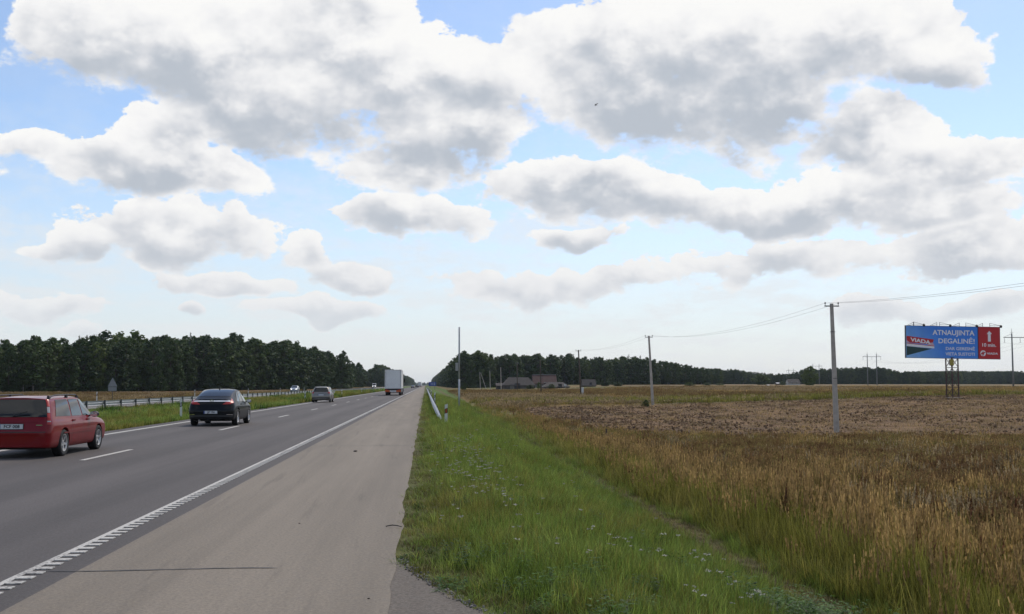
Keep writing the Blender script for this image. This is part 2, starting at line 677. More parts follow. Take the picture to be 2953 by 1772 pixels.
def asphalt(name, base, tracks, grain=1.0, smear=False):
    """road surface: stone grain, wheel tracks along the road, streaks and patches"""
    m, B, b = newmat(name)
    pos = B.n.new('ShaderNodeNewGeometry').outputs['Position']
    x, y, z = B.sep(pos)
    fine = B.noise(pos, 120.0, 3, 0.7)
    mid = B.noise(pos, 9.0, 5, 0.65)
    big = B.noise(B.v('MULTIPLY', pos, (1.0, .10, 1.0)), 0.9, 5, 0.6)
    streak = B.noise(B.v('MULTIPLY', pos, (1.0, .012, 1.0)), 3.2, 4, 0.6)
    f = B.m('MULTIPLY', B.lin(fine, .25, .75, 1 - .34 * grain, 1 + .34 * grain), B.lin(mid, .3, .7, .9, 1.1))
    f = B.m('MULTIPLY', f, B.lin(B.noise(pos, 34.0, 2, .6), .3, .7, 1 - .24 * grain, 1 + .24 * grain))
    f = B.m('MULTIPLY', f, B.lin(big, .3, .7, .88, 1.13))
    f = B.m('MULTIPLY', f, B.lin(streak, .3, .7, .9, 1.1))
    for cx, w, amt in tracks:
        g = B.m('POWER', 2.718, B.m('MULTIPLY', B.m('POWER', B.m('ABSOLUTE', B.m('MULTIPLY_ADD', x, 1 / w, -cx / w)), 2.0), -1.0))
        f = B.m('MULTIPLY', f, B.m('MULTIPLY_ADD', g, amt, 1.0))
    if smear:
        sm = B.noise(B.v('MULTIPLY', B.v('ADD', pos, B.v('SCALE', B.xyz(y, 0.0, 0.0), scale=.035)), (1.0, .05, 1.0)), 4.5, 4, .6)
        sc_ = B.noise(B.v('MULTIPLY', pos, (.6, 3.0, 1.0)), 2.6, 5, .7)
        f = B.m('MULTIPLY', f, B.m('MULTIPLY_ADD', B.ss(sm, .56, .74), -.22, 1.0))
        f = B.m('MULTIPLY', f, B.m('MULTIPLY_ADD', B.ss(sc_, .62, .78), -.35, 1.0))
    B.put(b.inputs['Base Color'], B.v('SCALE', tuple(base), scale=f))
    B.put(b.inputs['Roughness'], B.lin(mid, .3, .7, .72, .9))
    b.inputs['Specular IOR Level'].default_value = 0.35
    bn = B.n.new('ShaderNodeBump')
    bn.inputs['Strength'].default_value = 0.35
    bn.inputs['Distance'].default_value = 0.006
    B.put(bn.inputs['Height'], fine)
    B.put(b.inputs['Normal'], bn.outputs[0])
    return m


M_ASPH = asphalt('asphalt', (.088, .078, .074), [(-4.55, .4, -.16), (-6.35, .4, -.16), (-5.45, .45, .14), (-8.2, .4, -.14), (-9.8, .4, -.14), (-9.0, .45, .10), (-3.2, .14, -.12), (-10.9, .25, -.12)])
M_SHOULD = asphalt('shoulder_asphalt', (.200, .169, .132), [(-1.6, .5, .07), (-.5, .25, -.07), (-2.5, .4, -.03)], grain=.85, smear=True)
M_APRON = asphalt('apron_asphalt', (.118, .099, .081), [], grain=1.5)


def worn_paint():
    # road paint rubbed through in places to the asphalt under it
    m, B, b = newmat('road_paint')
    pos = B.n.new('ShaderNodeNewGeometry').outputs['Position']
    n = B.noise(pos, 26.0, 5, .7)
    n2 = B.noise(B.v('MULTIPLY', pos, (1.0, .25, 1.0)), 2.5, 4, .6)
    wear = B.ss(B.m('MULTIPLY_ADD', n2, .8, n), .92, 1.10)
    c = B.v('SCALE', (.52, .50, .46), scale=B.lin(n2, .3, .7, .86, 1.12))
    B.put(b.inputs['Base Color'], B.mix(B.m('MULTIPLY', wear, .75), c, (.10, .09, .085)))
    b.inputs['Roughness'].default_value = .75
    return m


M_PAINT = worn_paint()
M_JOINT = simple('joint_tar', (.028, .027, .027), .6, var=.3, scale=9)


def strip(name, x0, x1, y0, y1, z, mat, parent=None, edge=None, step=None):
    """flat sheet between two x lines; edge(y) moves the right edge; seg length grows away"""
    ys = [y0]
    while ys[-1] < y1:
        ys.append(min(y1, ys[-1] + (step or max(.25, abs(ys[-1]) * .03 + .1))))
    vs, fs = [], []
    for i, y in enumerate(ys):
        xr = x1 + (edge(y) if edge else 0.0)
        vs += [(x0, y, z), (xr, y, z)]
        if i:
            fs.append((2 * i - 2, 2 * i - 1, 2 * i + 1, 2 * i))
    me = bpy.data.meshes.new(name)
    me.from_pydata(vs, [], fs)
    return mobj(name, me, parent, mat)


ROAD_END = 5200
road = tag(strip('road', -11.15, X_SEAM, -30, ROAD_END, 0.0, M_ASPH), kind='structure')


def shoulder_edge(y):
    return (float(fbm(np.array([y / 1.7]), np.array([3.3]), 5)[0]) - .5) * .10 + (float(fbm(np.array([y / .35]), np.array([8.3]), 6, 2)[0]) - .5) * .05 if y < 150 else 0.0


shoulder = tag(strip('shoulder', X_SEAM, X_EDGE, -30, ROAD_END, 0.0, M_SHOULD, edge=shoulder_edge), kind='structure')
opp_road = tag(strip('opposite_road', X_OPP0, X_OPP1, -30, ROAD_END, 0.0, asphalt('asphalt_opposite', (.125, .112, .104), [(-25.6, .5, -.1), (-29.6, .5, -.1)])), kind='structure')


def build_apron():
    # worn access apron at the camera's feet, its edge curving away from the shoulder
    pts = [(10.4, -.24), (10.0, -.16), (9.4, -.02), (8.8, .16), (8.3, .31), (7.8, .5), (7.2, .78), (6.4, 1.25), (5.4, 2.1), (4.2, 3.4), (2.5, 5.0), (-3, 6.5), (-12, 6.5)]
    vs, fs = [], []
    k = 0
    for i in range(len(pts) - 1):
        for t in np.linspace(0, 1, 6, endpoint=False):
            y = pts[i][0] * (1 - t) + pts[i + 1][0] * t
            x = pts[i][1] * (1 - t) + pts[i + 1][1] * t
            x += (rng.random() - .5) * .05
            x = max(x, -.262)
            vs += [(-.34, y, -.004), (x, y, -.004 - max(0, x - .5) * .0)]
            if k:
                fs.append((2 * k - 2, 2 * k, 2 * k + 1, 2 * k - 1))
            k += 1
    me = bpy.data.meshes.new('apron')
    me.from_pydata(vs, [], fs)
    o = mobj('apron', me, None, M_APRON)
    tag(o, kind='structure')


build_apron()


def apron_x(y):
    return float(np.interp(y, [2.5, 4.2, 5.4, 6.4, 7.2, 7.8, 8.3, 8.8, 9.4, 10.0, 10.4, 10.8], [5.0, 3.4, 2.1, 1.25, .78, .5, .31, .16, -.02, -.16, -.24, -.3]))


# markings
strip('edge_line', X_LINE, X_LINE + .066, -20, 190, .004, M_PAINT, road)
strip('edge_line', X_LINE, X_LINE + .20, 190, 2500, .004, M_PAINT, road)
strip('edge_line', X_LEFT - .1, X_LEFT + .1, -20, 2500, .004, M_PAINT, road)
strip('edge_line', -23.75, -23.55, -20, 2500, .004, M_PAINT, opp_road)
strip('edge_line', -31.6, -31.4, -20, 2500, .004, M_PAINT, opp_road)
rib_me = MB().box((0, 0, .006), (.135, .112, .008)).mesh('rib')
rib_me.materials.append(M_PAINT)
ribs = MB()
for i in range(760):
    y = 6.8 + i * .24
    if i < 150:
        o = mobj('rib', rib_me, road)
        o.location = (X_LINE + .1355, y, 0)
    else:
        ribs.box((X_LINE + .1355, y, .006), (.135, .112, .008))
tag(ribs.build('rib_row', M_PAINT, road), kind='stuff')
dash_me = MB().box((0, 2.0, .002), (.125, 4.0, .005)).mesh('lane_dash')
dash_me.materials.append(M_PAINT)
for i in range(-2, 60):
    o = mobj('lane_dash', dash_me, road)
    o.location = (X_DASH, 24.5 + i * 16, 0.003)
    if i < 40:
        o = mobj('lane_dash', dash_me, opp_road)
        o.location = (-27.55, 30.5 + i * 16, 0.003)
# transverse joints and cracks in the shoulder


def crack(name, x0, x1, y, w, parent, wob=.03, z=.0035):
    vs, fs = [], []
    n = 26
    for i in range(n + 1):
        t = i / n
        x = x0 * (1 - t) + x1 * t
        yy = y + (rng.random() - .5) * wob * .5 + wob * math.sin(t * 5 + y)
        ww = w * (.55 + .45 * rng.random()) * (1 if 0.02 < t < .97 else .3)
        vs += [(x, yy - ww / 2, z), (x, yy + ww / 2, z)]
        if i:
            fs.append((2 * i - 2, 2 * i, 2 * i + 1, 2 * i - 1))
    me = bpy.data.meshes.new(name)
    me.from_pydata(vs, [], fs)
    return mobj(name, me, parent, M_JOINT)


crack('joint', -3.3, -1.3, 10.02, .038, shoulder, z=.0045)
crack('joint', -3.0, -.32, 29.8, .06, shoulder)
crack('joint', -3.0, -.32, 52.0, .05, shoulder)
crack('joint', -3.0, -.32, 87.0, .16, shoulder)
crack('joint', -3.0, -.32, 140.0, .2, shoulder)

# ------------------------------------------------------------------ scattering (one object per kind of ground cover)


def scatter(name, protos, P, rot, scl, idx, label, cat):
    """one stuff object: copies of small plant meshes standing on given points"""
    pc = bpy.data.collections.new(name + '_plants')
    for p in protos:
        pc.objects.link(p)
    n = len(P)
    me = bpy.data.meshes.new(name)
    me.vertices.add(n)
    me.vertices.foreach_set('co', np.asarray(P, np.float32).ravel())
    a = me.attributes.new('rot', 'FLOAT_VECTOR', 'POINT')
    a.data.foreach_set('vector', np.asarray(rot, np.float32).ravel())
    a = me.attributes.new('scl', 'FLOAT_VECTOR', 'POINT')
    a.data.foreach_set('vector', np.asarray(scl, np.float32).ravel())
    a = me.attributes.new('idx', 'INT', 'POINT')
    a.data.foreach_set('value', np.asarray(idx, np.int32))
    ng = bpy.data.node_groups.new(name, 'GeometryNodeTree')
    ng.interface.new_socket('Geometry', in_out='INPUT', socket_type='NodeSocketGeometry')
    ng.interface.new_socket('Geometry', in_out='OUTPUT', socket_type='NodeSocketGeometry')
    N, L = ng.nodes, ng.links
    gi, go = N.new('NodeGroupInput'), N.new('NodeGroupOutput')
    ci = N.new('GeometryNodeCollectionInfo')
    ci.inputs['Collection'].default_value = pc
    ci.inputs['Separate Children'].default_value = True
    ci.inputs['Reset Children'].default_value = True
    ip = N.new('GeometryNodeInstanceOnPoints')
    ip.inputs['Pick Instance'].default_value = True

    def attr(nm, typ):
        q = N.new('GeometryNodeInputNamedAttribute')
        q.data_type = typ
        q.inputs['Name'].default_value = nm
        return q.outputs[0]
    e2r = N.new('FunctionNodeEulerToRotation')
    L.new(attr('rot', 'FLOAT_VECTOR'), e2r.inputs[0])
    L.new(gi.outputs[0], ip.inputs['Points'])
    L.new(ci.outputs[0], ip.inputs['Instance'])
    L.new(attr('idx', 'INT'), ip.inputs['Instance Index'])
    L.new(e2r.outputs[0], ip.inputs['Rotation'])
    L.new(attr('scl', 'FLOAT_VECTOR'), ip.inputs['Scale'])
    L.new(ip.outputs[0], go.inputs[0])
    o = mobj(name, me)
    md = o.modifiers.new('plants', 'NODES')
    md.node_group = ng
    return tag(o, label, cat, kind='stuff')


def loose(name, me):
    """a plant mesh kept out of the scene, used only through scatter()"""
    return bpy.data.objects.new(name, me)


# ------------------------------------------------------------------ trees


def foliage(name, col, var=.3, rough=.65, trans=.25):
    m, B, b = newmat(name)
    oi = B.n.new('ShaderNodeObjectInfo')
    tc = B.n.new('ShaderNodeTexCoord').outputs['Object']
    n = B.noise(tc, .55, 4, .6)
    n2 = B.noise(tc, 3.5, 2, .6)
    f = B.m('MULTIPLY', B.lin(oi.outputs['Random'], 0, 1, 1 - var, 1 + var), B.lin(n, .3, .7, .65, 1.4))
    f = B.m('MULTIPLY', f, B.lin(n2, .3, .7, .75, 1.25))
    warm = B.mix(B.lin(oi.outputs['Random'], 0.2, 1, 0, .5), tuple(col), (col[0] * 1.5, col[1] * 1.02, col[2] * .7))
    c = B.v('SCALE', warm, scale=f)
    B.put(b.inputs['Base Color'], c)
    b.inputs['Roughness'].default_value = rough
    b.inputs['Specular IOR Level'].default_value = .2
    tr = B.n.new('ShaderNodeBsdfTranslucent')
    B.put(tr.inputs['Color'], c)
    mx = B.n.new('ShaderNodeMixShader')
    mx.inputs[0].default_value = trans
    B.l.new(b.outputs[0], mx.inputs[1])
    B.l.new(tr.outputs[0], mx.inputs[2])
    B.l.new(mx.outputs[0], B.n['Material Output'].inputs[0])
    return m


M_LEAF = foliage('broadleaf_foliage', (.042, .078, .024))
M_LEAF2 = foliage('light_foliage', (.062, .104, .028))
M_NEEDLE = foliage('needle_foliage', (.026, .050, .022), var=.2, trans=.1)
M_BARK = simple('bark', (.075, .060, .048), .9, var=.35, scale=2.0, bump=.5, bscale=8)
M_BIRCH = simple('birch_bark', (.20, .19, .17), .8, var=.4, scale=2.5)


def leaf_cloud(centres, radii, per, size, flat=.75, seed=0):
    """many leaf-sized faces spread through clumps"""
    g = np.random.default_rng(seed)
    V, F = [], []
    for c, r, n in zip(centres, radii, per):
        d = g.normal(size=(n, 3))
        d /= np.linalg.norm(d, axis=1)[:, None]
        rad = r * g.random(n) ** .45
        p = np.asarray(c) + d * rad[:, None] * np.array([1, 1, flat])
        nrm = d * .8 + g.normal(size=(n, 3)) * .7 + np.array([0, 0, .5])
        nrm /= np.linalg.norm(nrm, axis=1)[:, None]
        t = np.cross(nrm, g.normal(size=(n, 3)))
        t /= np.linalg.norm(t, axis=1)[:, None] + 1e-9
        b = np.cross(nrm, t)
        s = size * (.6 + .8 * g.random(n))[:, None]
        q = np.stack([p - t * s - b * s * .6, p + t * s * .5 - b * s * .8, p + t * s + b * s * .5, p - t * s * .4 + b * s * .8], 1)
        b0 = sum(len(a) for a in V)
        V.append(q.reshape(-1, 3))
        F.append(np.arange(n * 4).reshape(n, 4) + b0)
    return np.concatenate(V), np.concatenate(F)


def mesh_np(name, V, F, mat):
    me = bpy.data.meshes.new(name)
    me.from_pydata(V.tolist(), [], F.tolist())
    me.materials.append(mat)
    return me


def broadleaf(seed, h=18.0, wide=4.2, low=.02, n=38, leaf=.32, per=62, mat=None, bark=None, sparse=1.0, rk=.078):
    g = np.random.default_rng(seed)
    cs, rs, pn = [], [], []
    for i in range(n):
        t = ((i + .5) / n) ** 1.12
        z = h * (low + (.93 - low) * t)
        # crown outline: fullest below the middle, uneven, rounded at the top
        w = wide * (math.sin(math.pi * (.14 + .80 * t)) ** .8) * (.7 + .55 * g.random())
        a = i * 2.4 + g.random() * .9
        k = w * (.35 + .65 * g.random() ** .6)
        r = rk * (1 + .45 * g.random()) * h * (1 - .45 * t)
        cs.append((k * math.cos(a), k * math.sin(a), max(z, r * .4)))
        rs.append(r)
        pn.append(int(per * sparse * (r / 1.3) ** 2))
    q = min(1.0, h * .055 + rk * h * .2)
    cs.append((g.normal() * .3, g.normal() * .3, h - q * .9))
    rs.append(q)
    pn.append(int(40 * sparse))
    V, F = leaf_cloud(cs, rs, pn, leaf, seed=seed)
    crown = mesh_np('crown', V, F, mat or M_LEAF)
    tb = MB()
    lean = g.normal(size=2) * .25
    pts = [(lean[0] * t * t, lean[1] * t * t, h * .9 * t - .3 * (t == 0)) for t in np.linspace(0, 1, 7)]
    tb.tube(pts, [max(.03, .24 * (1 - .85 * t)) for t in np.linspace(0, 1, 7)], 7)
    for c in cs[3:n:4]:
        zb = c[2] * .72
        t = zb / (h * .9)
        a = (lean[0] * t * t, lean[1] * t * t, zb)
        m = (c[0] * .5, c[1] * .5, zb + (c[2] - zb) * .6)
        tb.tube([a, m, (c[0] * .9, c[1] * .9, c[2])], [.09, .06, .02], 5)
    trunk = tb.mesh('trunk', True)
    trunk.materials.append(bark or M_BARK)
    return crown, trunk


def spruce(seed, h=20.0):
    g = np.random.default_rng(seed)
    V, F = [], []
    k = 0
    z = h * .025
    while z < h * .985:
        t = z / h
        r = (1 - t) ** .85 * 3.1 * (.85 + .3 * g.random()) + .12
        nb = max(5, int(9 * (1 - t) + 4))
        for i in range(nb):
            a = g.random() * 6.283
            L = r * (.75 + .4 * g.random())
            for s in range(4):
                f0, f1 = s / 4, (s + 1) / 4
                w = .42 * (1 - .55 * f0) * (.7 + .5 * g.random()) * (.35 + .65 * min(1, L / 2))
                dr0, dr1 = -.30 * L * f0 ** 1.5, -.30 * L * f1 ** 1.5
                ca, sa = math.cos(a), math.sin(a)
                j = g.normal() * .15
                q = [(ca * L * f0 - sa * w, sa * L * f0 + ca * w, z + dr0 - .15 - j), (ca * L * f0 + sa * w, sa * L * f0 - ca * w, z + dr0 - .15 + j),
                     (ca * L * f1 + sa * w * .7, sa * L * f1 - ca * w * .7, z + dr1 + j), (ca * L * f1 - sa * w * .7, sa * L * f1 + ca * w * .7, z + dr1 - j)]
                V += q
                F.append((k, k + 1, k + 2, k + 3))
                k += 4
        z += h * (.022 + .018 * (1 - t))
    crown = mesh_np('crown', np.array(V), np.array(F), M_NEEDLE)
    tb = MB()
    tb.tube([(0, 0, -.3), (0, 0, h * .5), (0, 0, h)], [.26, .15, .02], 7)
    trunk = tb.mesh('trunk', True)
    trunk.materials.append(M_BARK)
    return crown, trunk


TREES = {
    'broadleaf': [broadleaf(s, 18, 3.6 + .5 * (s % 3), mat=M_LEAF) for s in range(101, 107)],
    'pale': [broadleaf(s, 18, 3.0, low=.16, mat=M_LEAF2, bark=M_BIRCH, sparse=.75) for s in range(201, 204)],
    'spruce': [spruce(s, 20) for s in range(301, 304)],
}
HGT = {'broadleaf': 18.0, 'pale': 18.0, 'spruce': 20.0}
TREE_NAME = {'broadleaf': 'broadleaf_tree', 'pale': 'birch_tree', 'spruce': 'spruce_tree'}


def plant(kind, x, y, h, group, label, wide=1.0):
    crown, trunk = TREES[kind][rng.randrange(len(TREES[kind]))]
    s = h / HGT[kind]
    o = empty(TREE_NAME[kind], (x, y, tz(x, y)), rng.random() * 6.28)
    w_ = wide * (.8 + .55 * rng.random())
    o.scale = (s * w_, s * w_, s)
    tag(o, label, 'tree', group)
    mobj('trunk', trunk, o)
    mobj('crown', crown, o)
    return o


SKY_L = ([-400, 0, 60, 130, 200, 300, 420, 520, 600, 680, 720, 800, 850, 876, 900], [838, 832, 818, 820, 822, 812, 811, 813, 820, 824, 833, 843, 850, 874, 892])
SKY_R = ([1030, 1045, 1060, 1085, 1110, 1150, 1200, 1300, 1400, 1500, 1560, 1600, 1640, 1700, 1760, 1900], [926, 912, 893, 872, 856, 850, 852, 852, 857, 861, 860, 868, 873, 885, 890, 893])


def sky_h(x, y, prof):
    """height of a tree at (x, y) for the photo's tree line"""
    dx = 1027 + x / y * 2658
    ys = np.interp(dx, prof[0], prof[1])
    return EYE + (928 - ys) * y / 2658 - tz(x, y)


def vary(x, y):
    return float(vnoise(np.array([x / 6.5]), np.array([y / 6.5]), 77)[0])


LAB = {'broadleaf': 'dark green broadleaf tree standing in the %s', 'pale': 'slender pale-trunked birch standing in the %s', 'spruce': 'pointed dark spruce rising out of the %s'}


def pick_kind():
    r = rng.random()
    return 'broadleaf' if r < .80 else ('spruce' if r < .88 else 'pale')


def forests():
    # forest wall beyond the opposite carriageway: its edge runs from the far left in towards the road
    back = []
    ex, ey = [-230, -143, -100, -66, -41], [285, 370, 440, 520, 600]
    L = 62
    for row in range(9):
        for i in range(L):
            t = (i + rng.random() * .8) / L
            x = float(np.interp(t, [0, .35, .6, .8, 1], ex)) - row * 5.5 + rng.gauss(0, 1.2)
            y = float(np.interp(t, [0, .35, .6, .8, 1], ey)) + row * 4.5 + rng.gauss(0, 1.5)
            k = pick_kind()
            h = sky_h(x, y, SKY_L) * (.74 + .25 * vary(x, y) + .12 * rng.random() + (.10 if rng.random() < .06 else 0))
            if k == 'spruce':
                h *= 1.03
            if row < 3:
                plant(k, x, y, h, 'trees of the forest wall beyond the opposite carriageway', LAB[k] % 'forest wall beyond the opposite carriageway', 1.15)
            else:
                back.append((x, y, h, k))
    # right: forest front behind the farm, and the roadside wall running away from it
    for row in range(6):
        for i in range(46):
            t = (i + rng.random() * .8) / 46
            x = 20 + 185 * t + rng.gauss(0, 1.2)
            y = 600 + 150 * t + row * 8 + rng.gauss(0, 2)
            k = pick_kind() if t < .45 or rng.random() < .85 else 'spruce'
            h = sky_h(x, y, SKY_R) * (.74 + .25 * vary(x, y) + .12 * rng.random() + (.10 if rng.random() < .06 else 0))
            if k == 'spruce':
                h *= 1.05
            h = min(h, 21.5)
            if row < 2:
                plant(k, x, y, h, 'trees of the forest behind the farm', LAB[k] % 'forest behind the farm', 1.15)
            else:
                back.append((x, y, h, k))
    for i in range(150):       # right roadside wall
        y = 610 + (i / 150) ** 1.6 * 2600
        for q in range(2):
            back.append((20 + rng.random() * 5 + q * 7, y + rng.gauss(0, 2), 17 + 4 * rng.random(), pick_kind()))
    for i in range(120):       # left roadside stand further on
        y = 1010 + (i / 120) ** 1.5 * 2600
        for q in range(2):
            back.append((-36 - rng.random() * 5 - q * 6, y + rng.gauss(0, 2), 17 + 4.5 * rng.random(), pick_kind()))
    for i in range(70):       # set back between the two
        x = -42 - 45 * rng.random()
        y = 1040 + 260 * rng.random() if x < -50 else 1180 + 80 * rng.random()
        back.append((x, y, 15 + 3.5 * rng.random(), pick_kind()))
    for i in range(60):        # behind the end of the near forest
        back.append((-46 - 60 * rng.random(), 620 + 230 * rng.random(), 15 + 4 * rng.random(), 'broadleaf'))
    for i in range(170):       # unseen trees added behind the viewer to darken reflections in the cars
        back.append((-190 + 380 * rng.random(), -130 - 40 * rng.random(), 16 + 4 * rng.random(), pick_kind()))
    return [p for p in back if not (p[1] < 0 and -36 < p[0] < 8)]


def forest_stuff(name, pts, label):
    protos, lut = [], {}
    for kd in TREES:
        for j, (crown, trunk) in enumerate(TREES[kd]):
            me = crown.copy()
            bm = bmesh.new()
            bm.from_mesh(crown)
            nf = len(bm.faces)
            bm.from_mesh(trunk)
            bm.faces.ensure_lookup_table()
            for f in bm.faces[nf:]:
                f.material_index = 1
            bm.to_mesh(me)
            bm.free()
            me.materials.append(trunk.materials[0])
            # names sort the order of the picked instances
            lut[(kd, j)] = len(protos)
            protos.append(loose('%s_%02d' % (name, len(protos)), me))
    P, Rr, S, I = [], [], [], []
    for x, y, h, kd in pts:
        s = h / HGT[kd]
        P.append((x, y, tz(x, y)))
        Rr.append((0, 0, rng.random() * 6.28))
        w_ = .95 + .5 * rng.random()
        S.append((s * w_, s * w_, s))
        I.append(lut[(kd, rng.randrange(len(TREES[kd])))])
    return scatter(name, protos, P, Rr, S, I, label, 'forest')


forest_stuff('forest', forests(), 'dark mixed forest filling the wooded land on both sides of the motorway')


def far_forest():
    pts = []
    for row in range(5):
        for i in range(190):
            t = (i + rng.random()) / 190
            x = 190 + 520 * t
            y = 880 + 330 * t + row * 14 + 60 * math.sin(t * 9)
            dx = 1027 + x / y * 2658
            ys = np.interp(dx, [1600, 1690, 1730, 1790, 1850, 1915, 1960, 2040, 2150, 2200, 2260, 2473, 2700], [884, 886, 886, 889, 897, 900, 888, 885, 882, 893, 893, 892, 893])
            h = EYE + (928 - ys) * y / 2658 - tz(x, y)
            pts.append((x, y, max(6, h * (.82 + .2 * rng.random())), pick_kind()))
    for i in range(420):       # the end of the road corridor, near the horizon
        x = -260 + 520 * rng.random()
        pts.append((x, 4300 + 500 * rng.random(), 9 + 4 * rng.random(), 'broadleaf'))
    return pts


forest_stuff('distant_forest', far_forest(), 'long low line of distant forest beyond the fields')

# ------------------------------------------------------------------ grass, weeds and flowers


def blade_mat(name, root, tip, dry=(.20, .135, .06), dry_amt=.25, trans=.42, pscale=.5):
    m, B, b = newmat(name)
    at = B.n.new('ShaderNodeAttribute')
    at.attribute_name = 'tip'
    oi = B.n.new('ShaderNodeObjectInfo').outputs['Random']
    pos = B.n.new('ShaderNodeNewGeometry').outputs['Position']
    n = B.noise(pos, pscale, 3, .6)
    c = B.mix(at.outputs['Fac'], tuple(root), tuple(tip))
    c = B.mix(B.m('MULTIPLY', B.ss(B.m('MULTIPLY_ADD', oi, .35, n), .55, .85), dry_amt), c, tuple(dry))
    tn = B.n.new('ShaderNodeAttribute')
    tn.attribute_name = 'tone'
    f = B.m('MULTIPLY', B.lin(oi, 0, 1, .62, 1.42), B.lin(n, .3, .7, .76, 1.24))
    f = B.m('MULTIPLY', f, tn.outputs['Fac'])
    c = B.v('SCALE', c, scale=f)
    B.put(b.inputs['Base Color'], c)
    b.inputs['Roughness'].default_value = .55
    b.inputs['Specular IOR Level'].default_value = .12
    tr = B.n.new('ShaderNodeBsdfTranslucent')
    B.put(tr.inputs['Color'], c)
    mx = B.n.new('ShaderNodeMixShader')
    mx.inputs[0].default_value = trans
    B.l.new(b.outputs[0], mx.inputs[1])
    B.l.new(tr.outputs[0], mx.inputs[2])
    B.l.new(mx.outputs[0], B.n['Material Output'].inputs[0])
    return m


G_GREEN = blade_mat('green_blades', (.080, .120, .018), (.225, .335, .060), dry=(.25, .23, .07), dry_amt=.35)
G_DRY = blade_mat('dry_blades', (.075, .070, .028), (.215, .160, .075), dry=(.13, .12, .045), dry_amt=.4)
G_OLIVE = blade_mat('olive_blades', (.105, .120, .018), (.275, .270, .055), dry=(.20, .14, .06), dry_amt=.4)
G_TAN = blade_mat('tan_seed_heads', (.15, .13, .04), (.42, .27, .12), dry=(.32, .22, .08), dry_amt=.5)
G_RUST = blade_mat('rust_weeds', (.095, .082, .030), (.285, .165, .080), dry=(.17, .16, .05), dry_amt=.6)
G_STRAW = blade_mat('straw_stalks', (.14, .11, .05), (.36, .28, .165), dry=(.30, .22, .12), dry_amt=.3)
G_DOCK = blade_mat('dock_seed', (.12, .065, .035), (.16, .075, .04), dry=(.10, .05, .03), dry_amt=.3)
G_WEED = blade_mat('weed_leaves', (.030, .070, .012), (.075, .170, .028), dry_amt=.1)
G_WHITE = simple('yarrow_bloom', (.36, .355, .28), .8, var=.15)


class PB:
    """plant builder: strips with a 'tip' value, several materials"""
    def __init__(s):
        s.v, s.f, s.t, s.m, s.k = [], [], [], [], []
        s.g = random.Random(5)

    def blade(s, base, ang, h, bend, w, mat=0, seg=3, t0=0.0, t1=1.0):
        ca, sa = math.cos(ang), math.sin(ang)
        b0 = len(s.v)
        s.k += [.5 + 1.05 * s.g.random() ** 1.3] * (2 * seg + 2)
        for i in range(seg + 1):
            t = i / seg
            r = bend * t * t
            z = h * (t - .18 * t * t * (bend / max(h, 1e-3)))
            ww = w * (1 - t ** 1.6) * .5 + w * .04
            x, y = base[0] + ca * r, base[1] + sa * r
            s.v += [(x - sa * ww, y + ca * ww, base[2] + z), (x + sa * ww, y - ca * ww, base[2] + z)]
            s.t += [t0 + (t1 - t0) * t] * 2
            if i:
                k = b0 + 2 * i
                s.f.append((k - 2, k - 1, k + 1, k))
                s.m.append(mat)
        return (base[0] + ca * bend, base[1] + sa * bend, base[2] + h * (1 - .18 * bend / max(h, 1e-3)))

    def quad(s, c, u, w, mat, t=1.0):
        c, u, w = Vector(c), Vector(u), Vector(w)
        b0 = len(s.v)
        s.v += [tuple(c - u - w), tuple(c + u - w), tuple(c + u + w), tuple(c - u + w)]
        s.t += [t] * 4
        s.k += [.65 + .75 * s.g.random()] * 4
        s.f.append((b0, b0 + 1, b0 + 2, b0 + 3))
        s.m.append(mat)

    def mesh(s, name, mats):
        me = bpy.data.meshes.new(name)
        me.from_pydata(s.v, [], s.f)
        for m in mats:
            me.materials.append(m)
        me.polygons.foreach_set('material_index', s.m)
        a = me.attributes.new('tip', 'FLOAT', 'POINT')
        a.data.foreach_set('value', s.t)
        a = me.attributes.new('tone', 'FLOAT', 'POINT')
        a.data.foreach_set('value', s.k)
        me.polygons.foreach_set('use_smooth', [True] * len(s.f))
        return me


def tuft(seed, n, hmin, hmax, rad, w, mat, lean=.55, seg=3):
    g = random.Random(seed)
    p = PB()
    for i in range(n):
        a, r = g.random() * 6.283, rad * math.sqrt(g.random())
        h = hmin + (hmax - hmin) * g.random()
        p.blade((r * math.cos(a), r * math.sin(a), -.02), a + g.gauss(0, .9), h, h * lean * (.2 + g.random()), w * (.7 + .6 * g.random()), 0, seg)
    return p.mesh('tuft', [mat])


def tall_tuft(seed, n, h, rad, base_mat, head_mat, heads=.6, head_w=.012):
    """tall grass: leaf blades below, thin stems with feathery seed heads on top"""
    g = random.Random(seed)
    p = PB()
    for i in range(n):
        a, r = g.random() * 6.283, rad * math.sqrt(g.random())
        hb = h * (.4 + .5 * g.random())
        p.blade((r * math.cos(a), r * math.sin(a), -.03), a + g.gauss(0, 1), hb, hb * .5 * g.random(), .009, 0, 3)
    for i in range(int(n * heads)):
        a, r = g.random() * 6.283, rad * math.sqrt(g.random())
        hh = h * (.72 + .4 * g.random())
        az = a + g.gauss(0, 1)
        tipp = p.blade((r * math.cos(a), r * math.sin(a), -.03), az, hh, hh * .16 * g.random(), .005, 0, 3, 0, .8)
        bx = Vector((math.cos(az), math.sin(az), 0)) * .02
        for k in range(6):
            t = k / 5
            c = Vector(tipp) - Vector((0, 0, hh * .26 * t)) - bx * t
            d = Vector((g.gauss(0, 1), g.gauss(0, 1), g.gauss(0, .4))).normalized() * head_w * (.5 + t)
            p.quad(c, d, Vector((0, 0, hh * .035)), 1, .5 + .5 * (1 - t))
    return p.mesh('tall_tuft', [base_mat, head_mat])


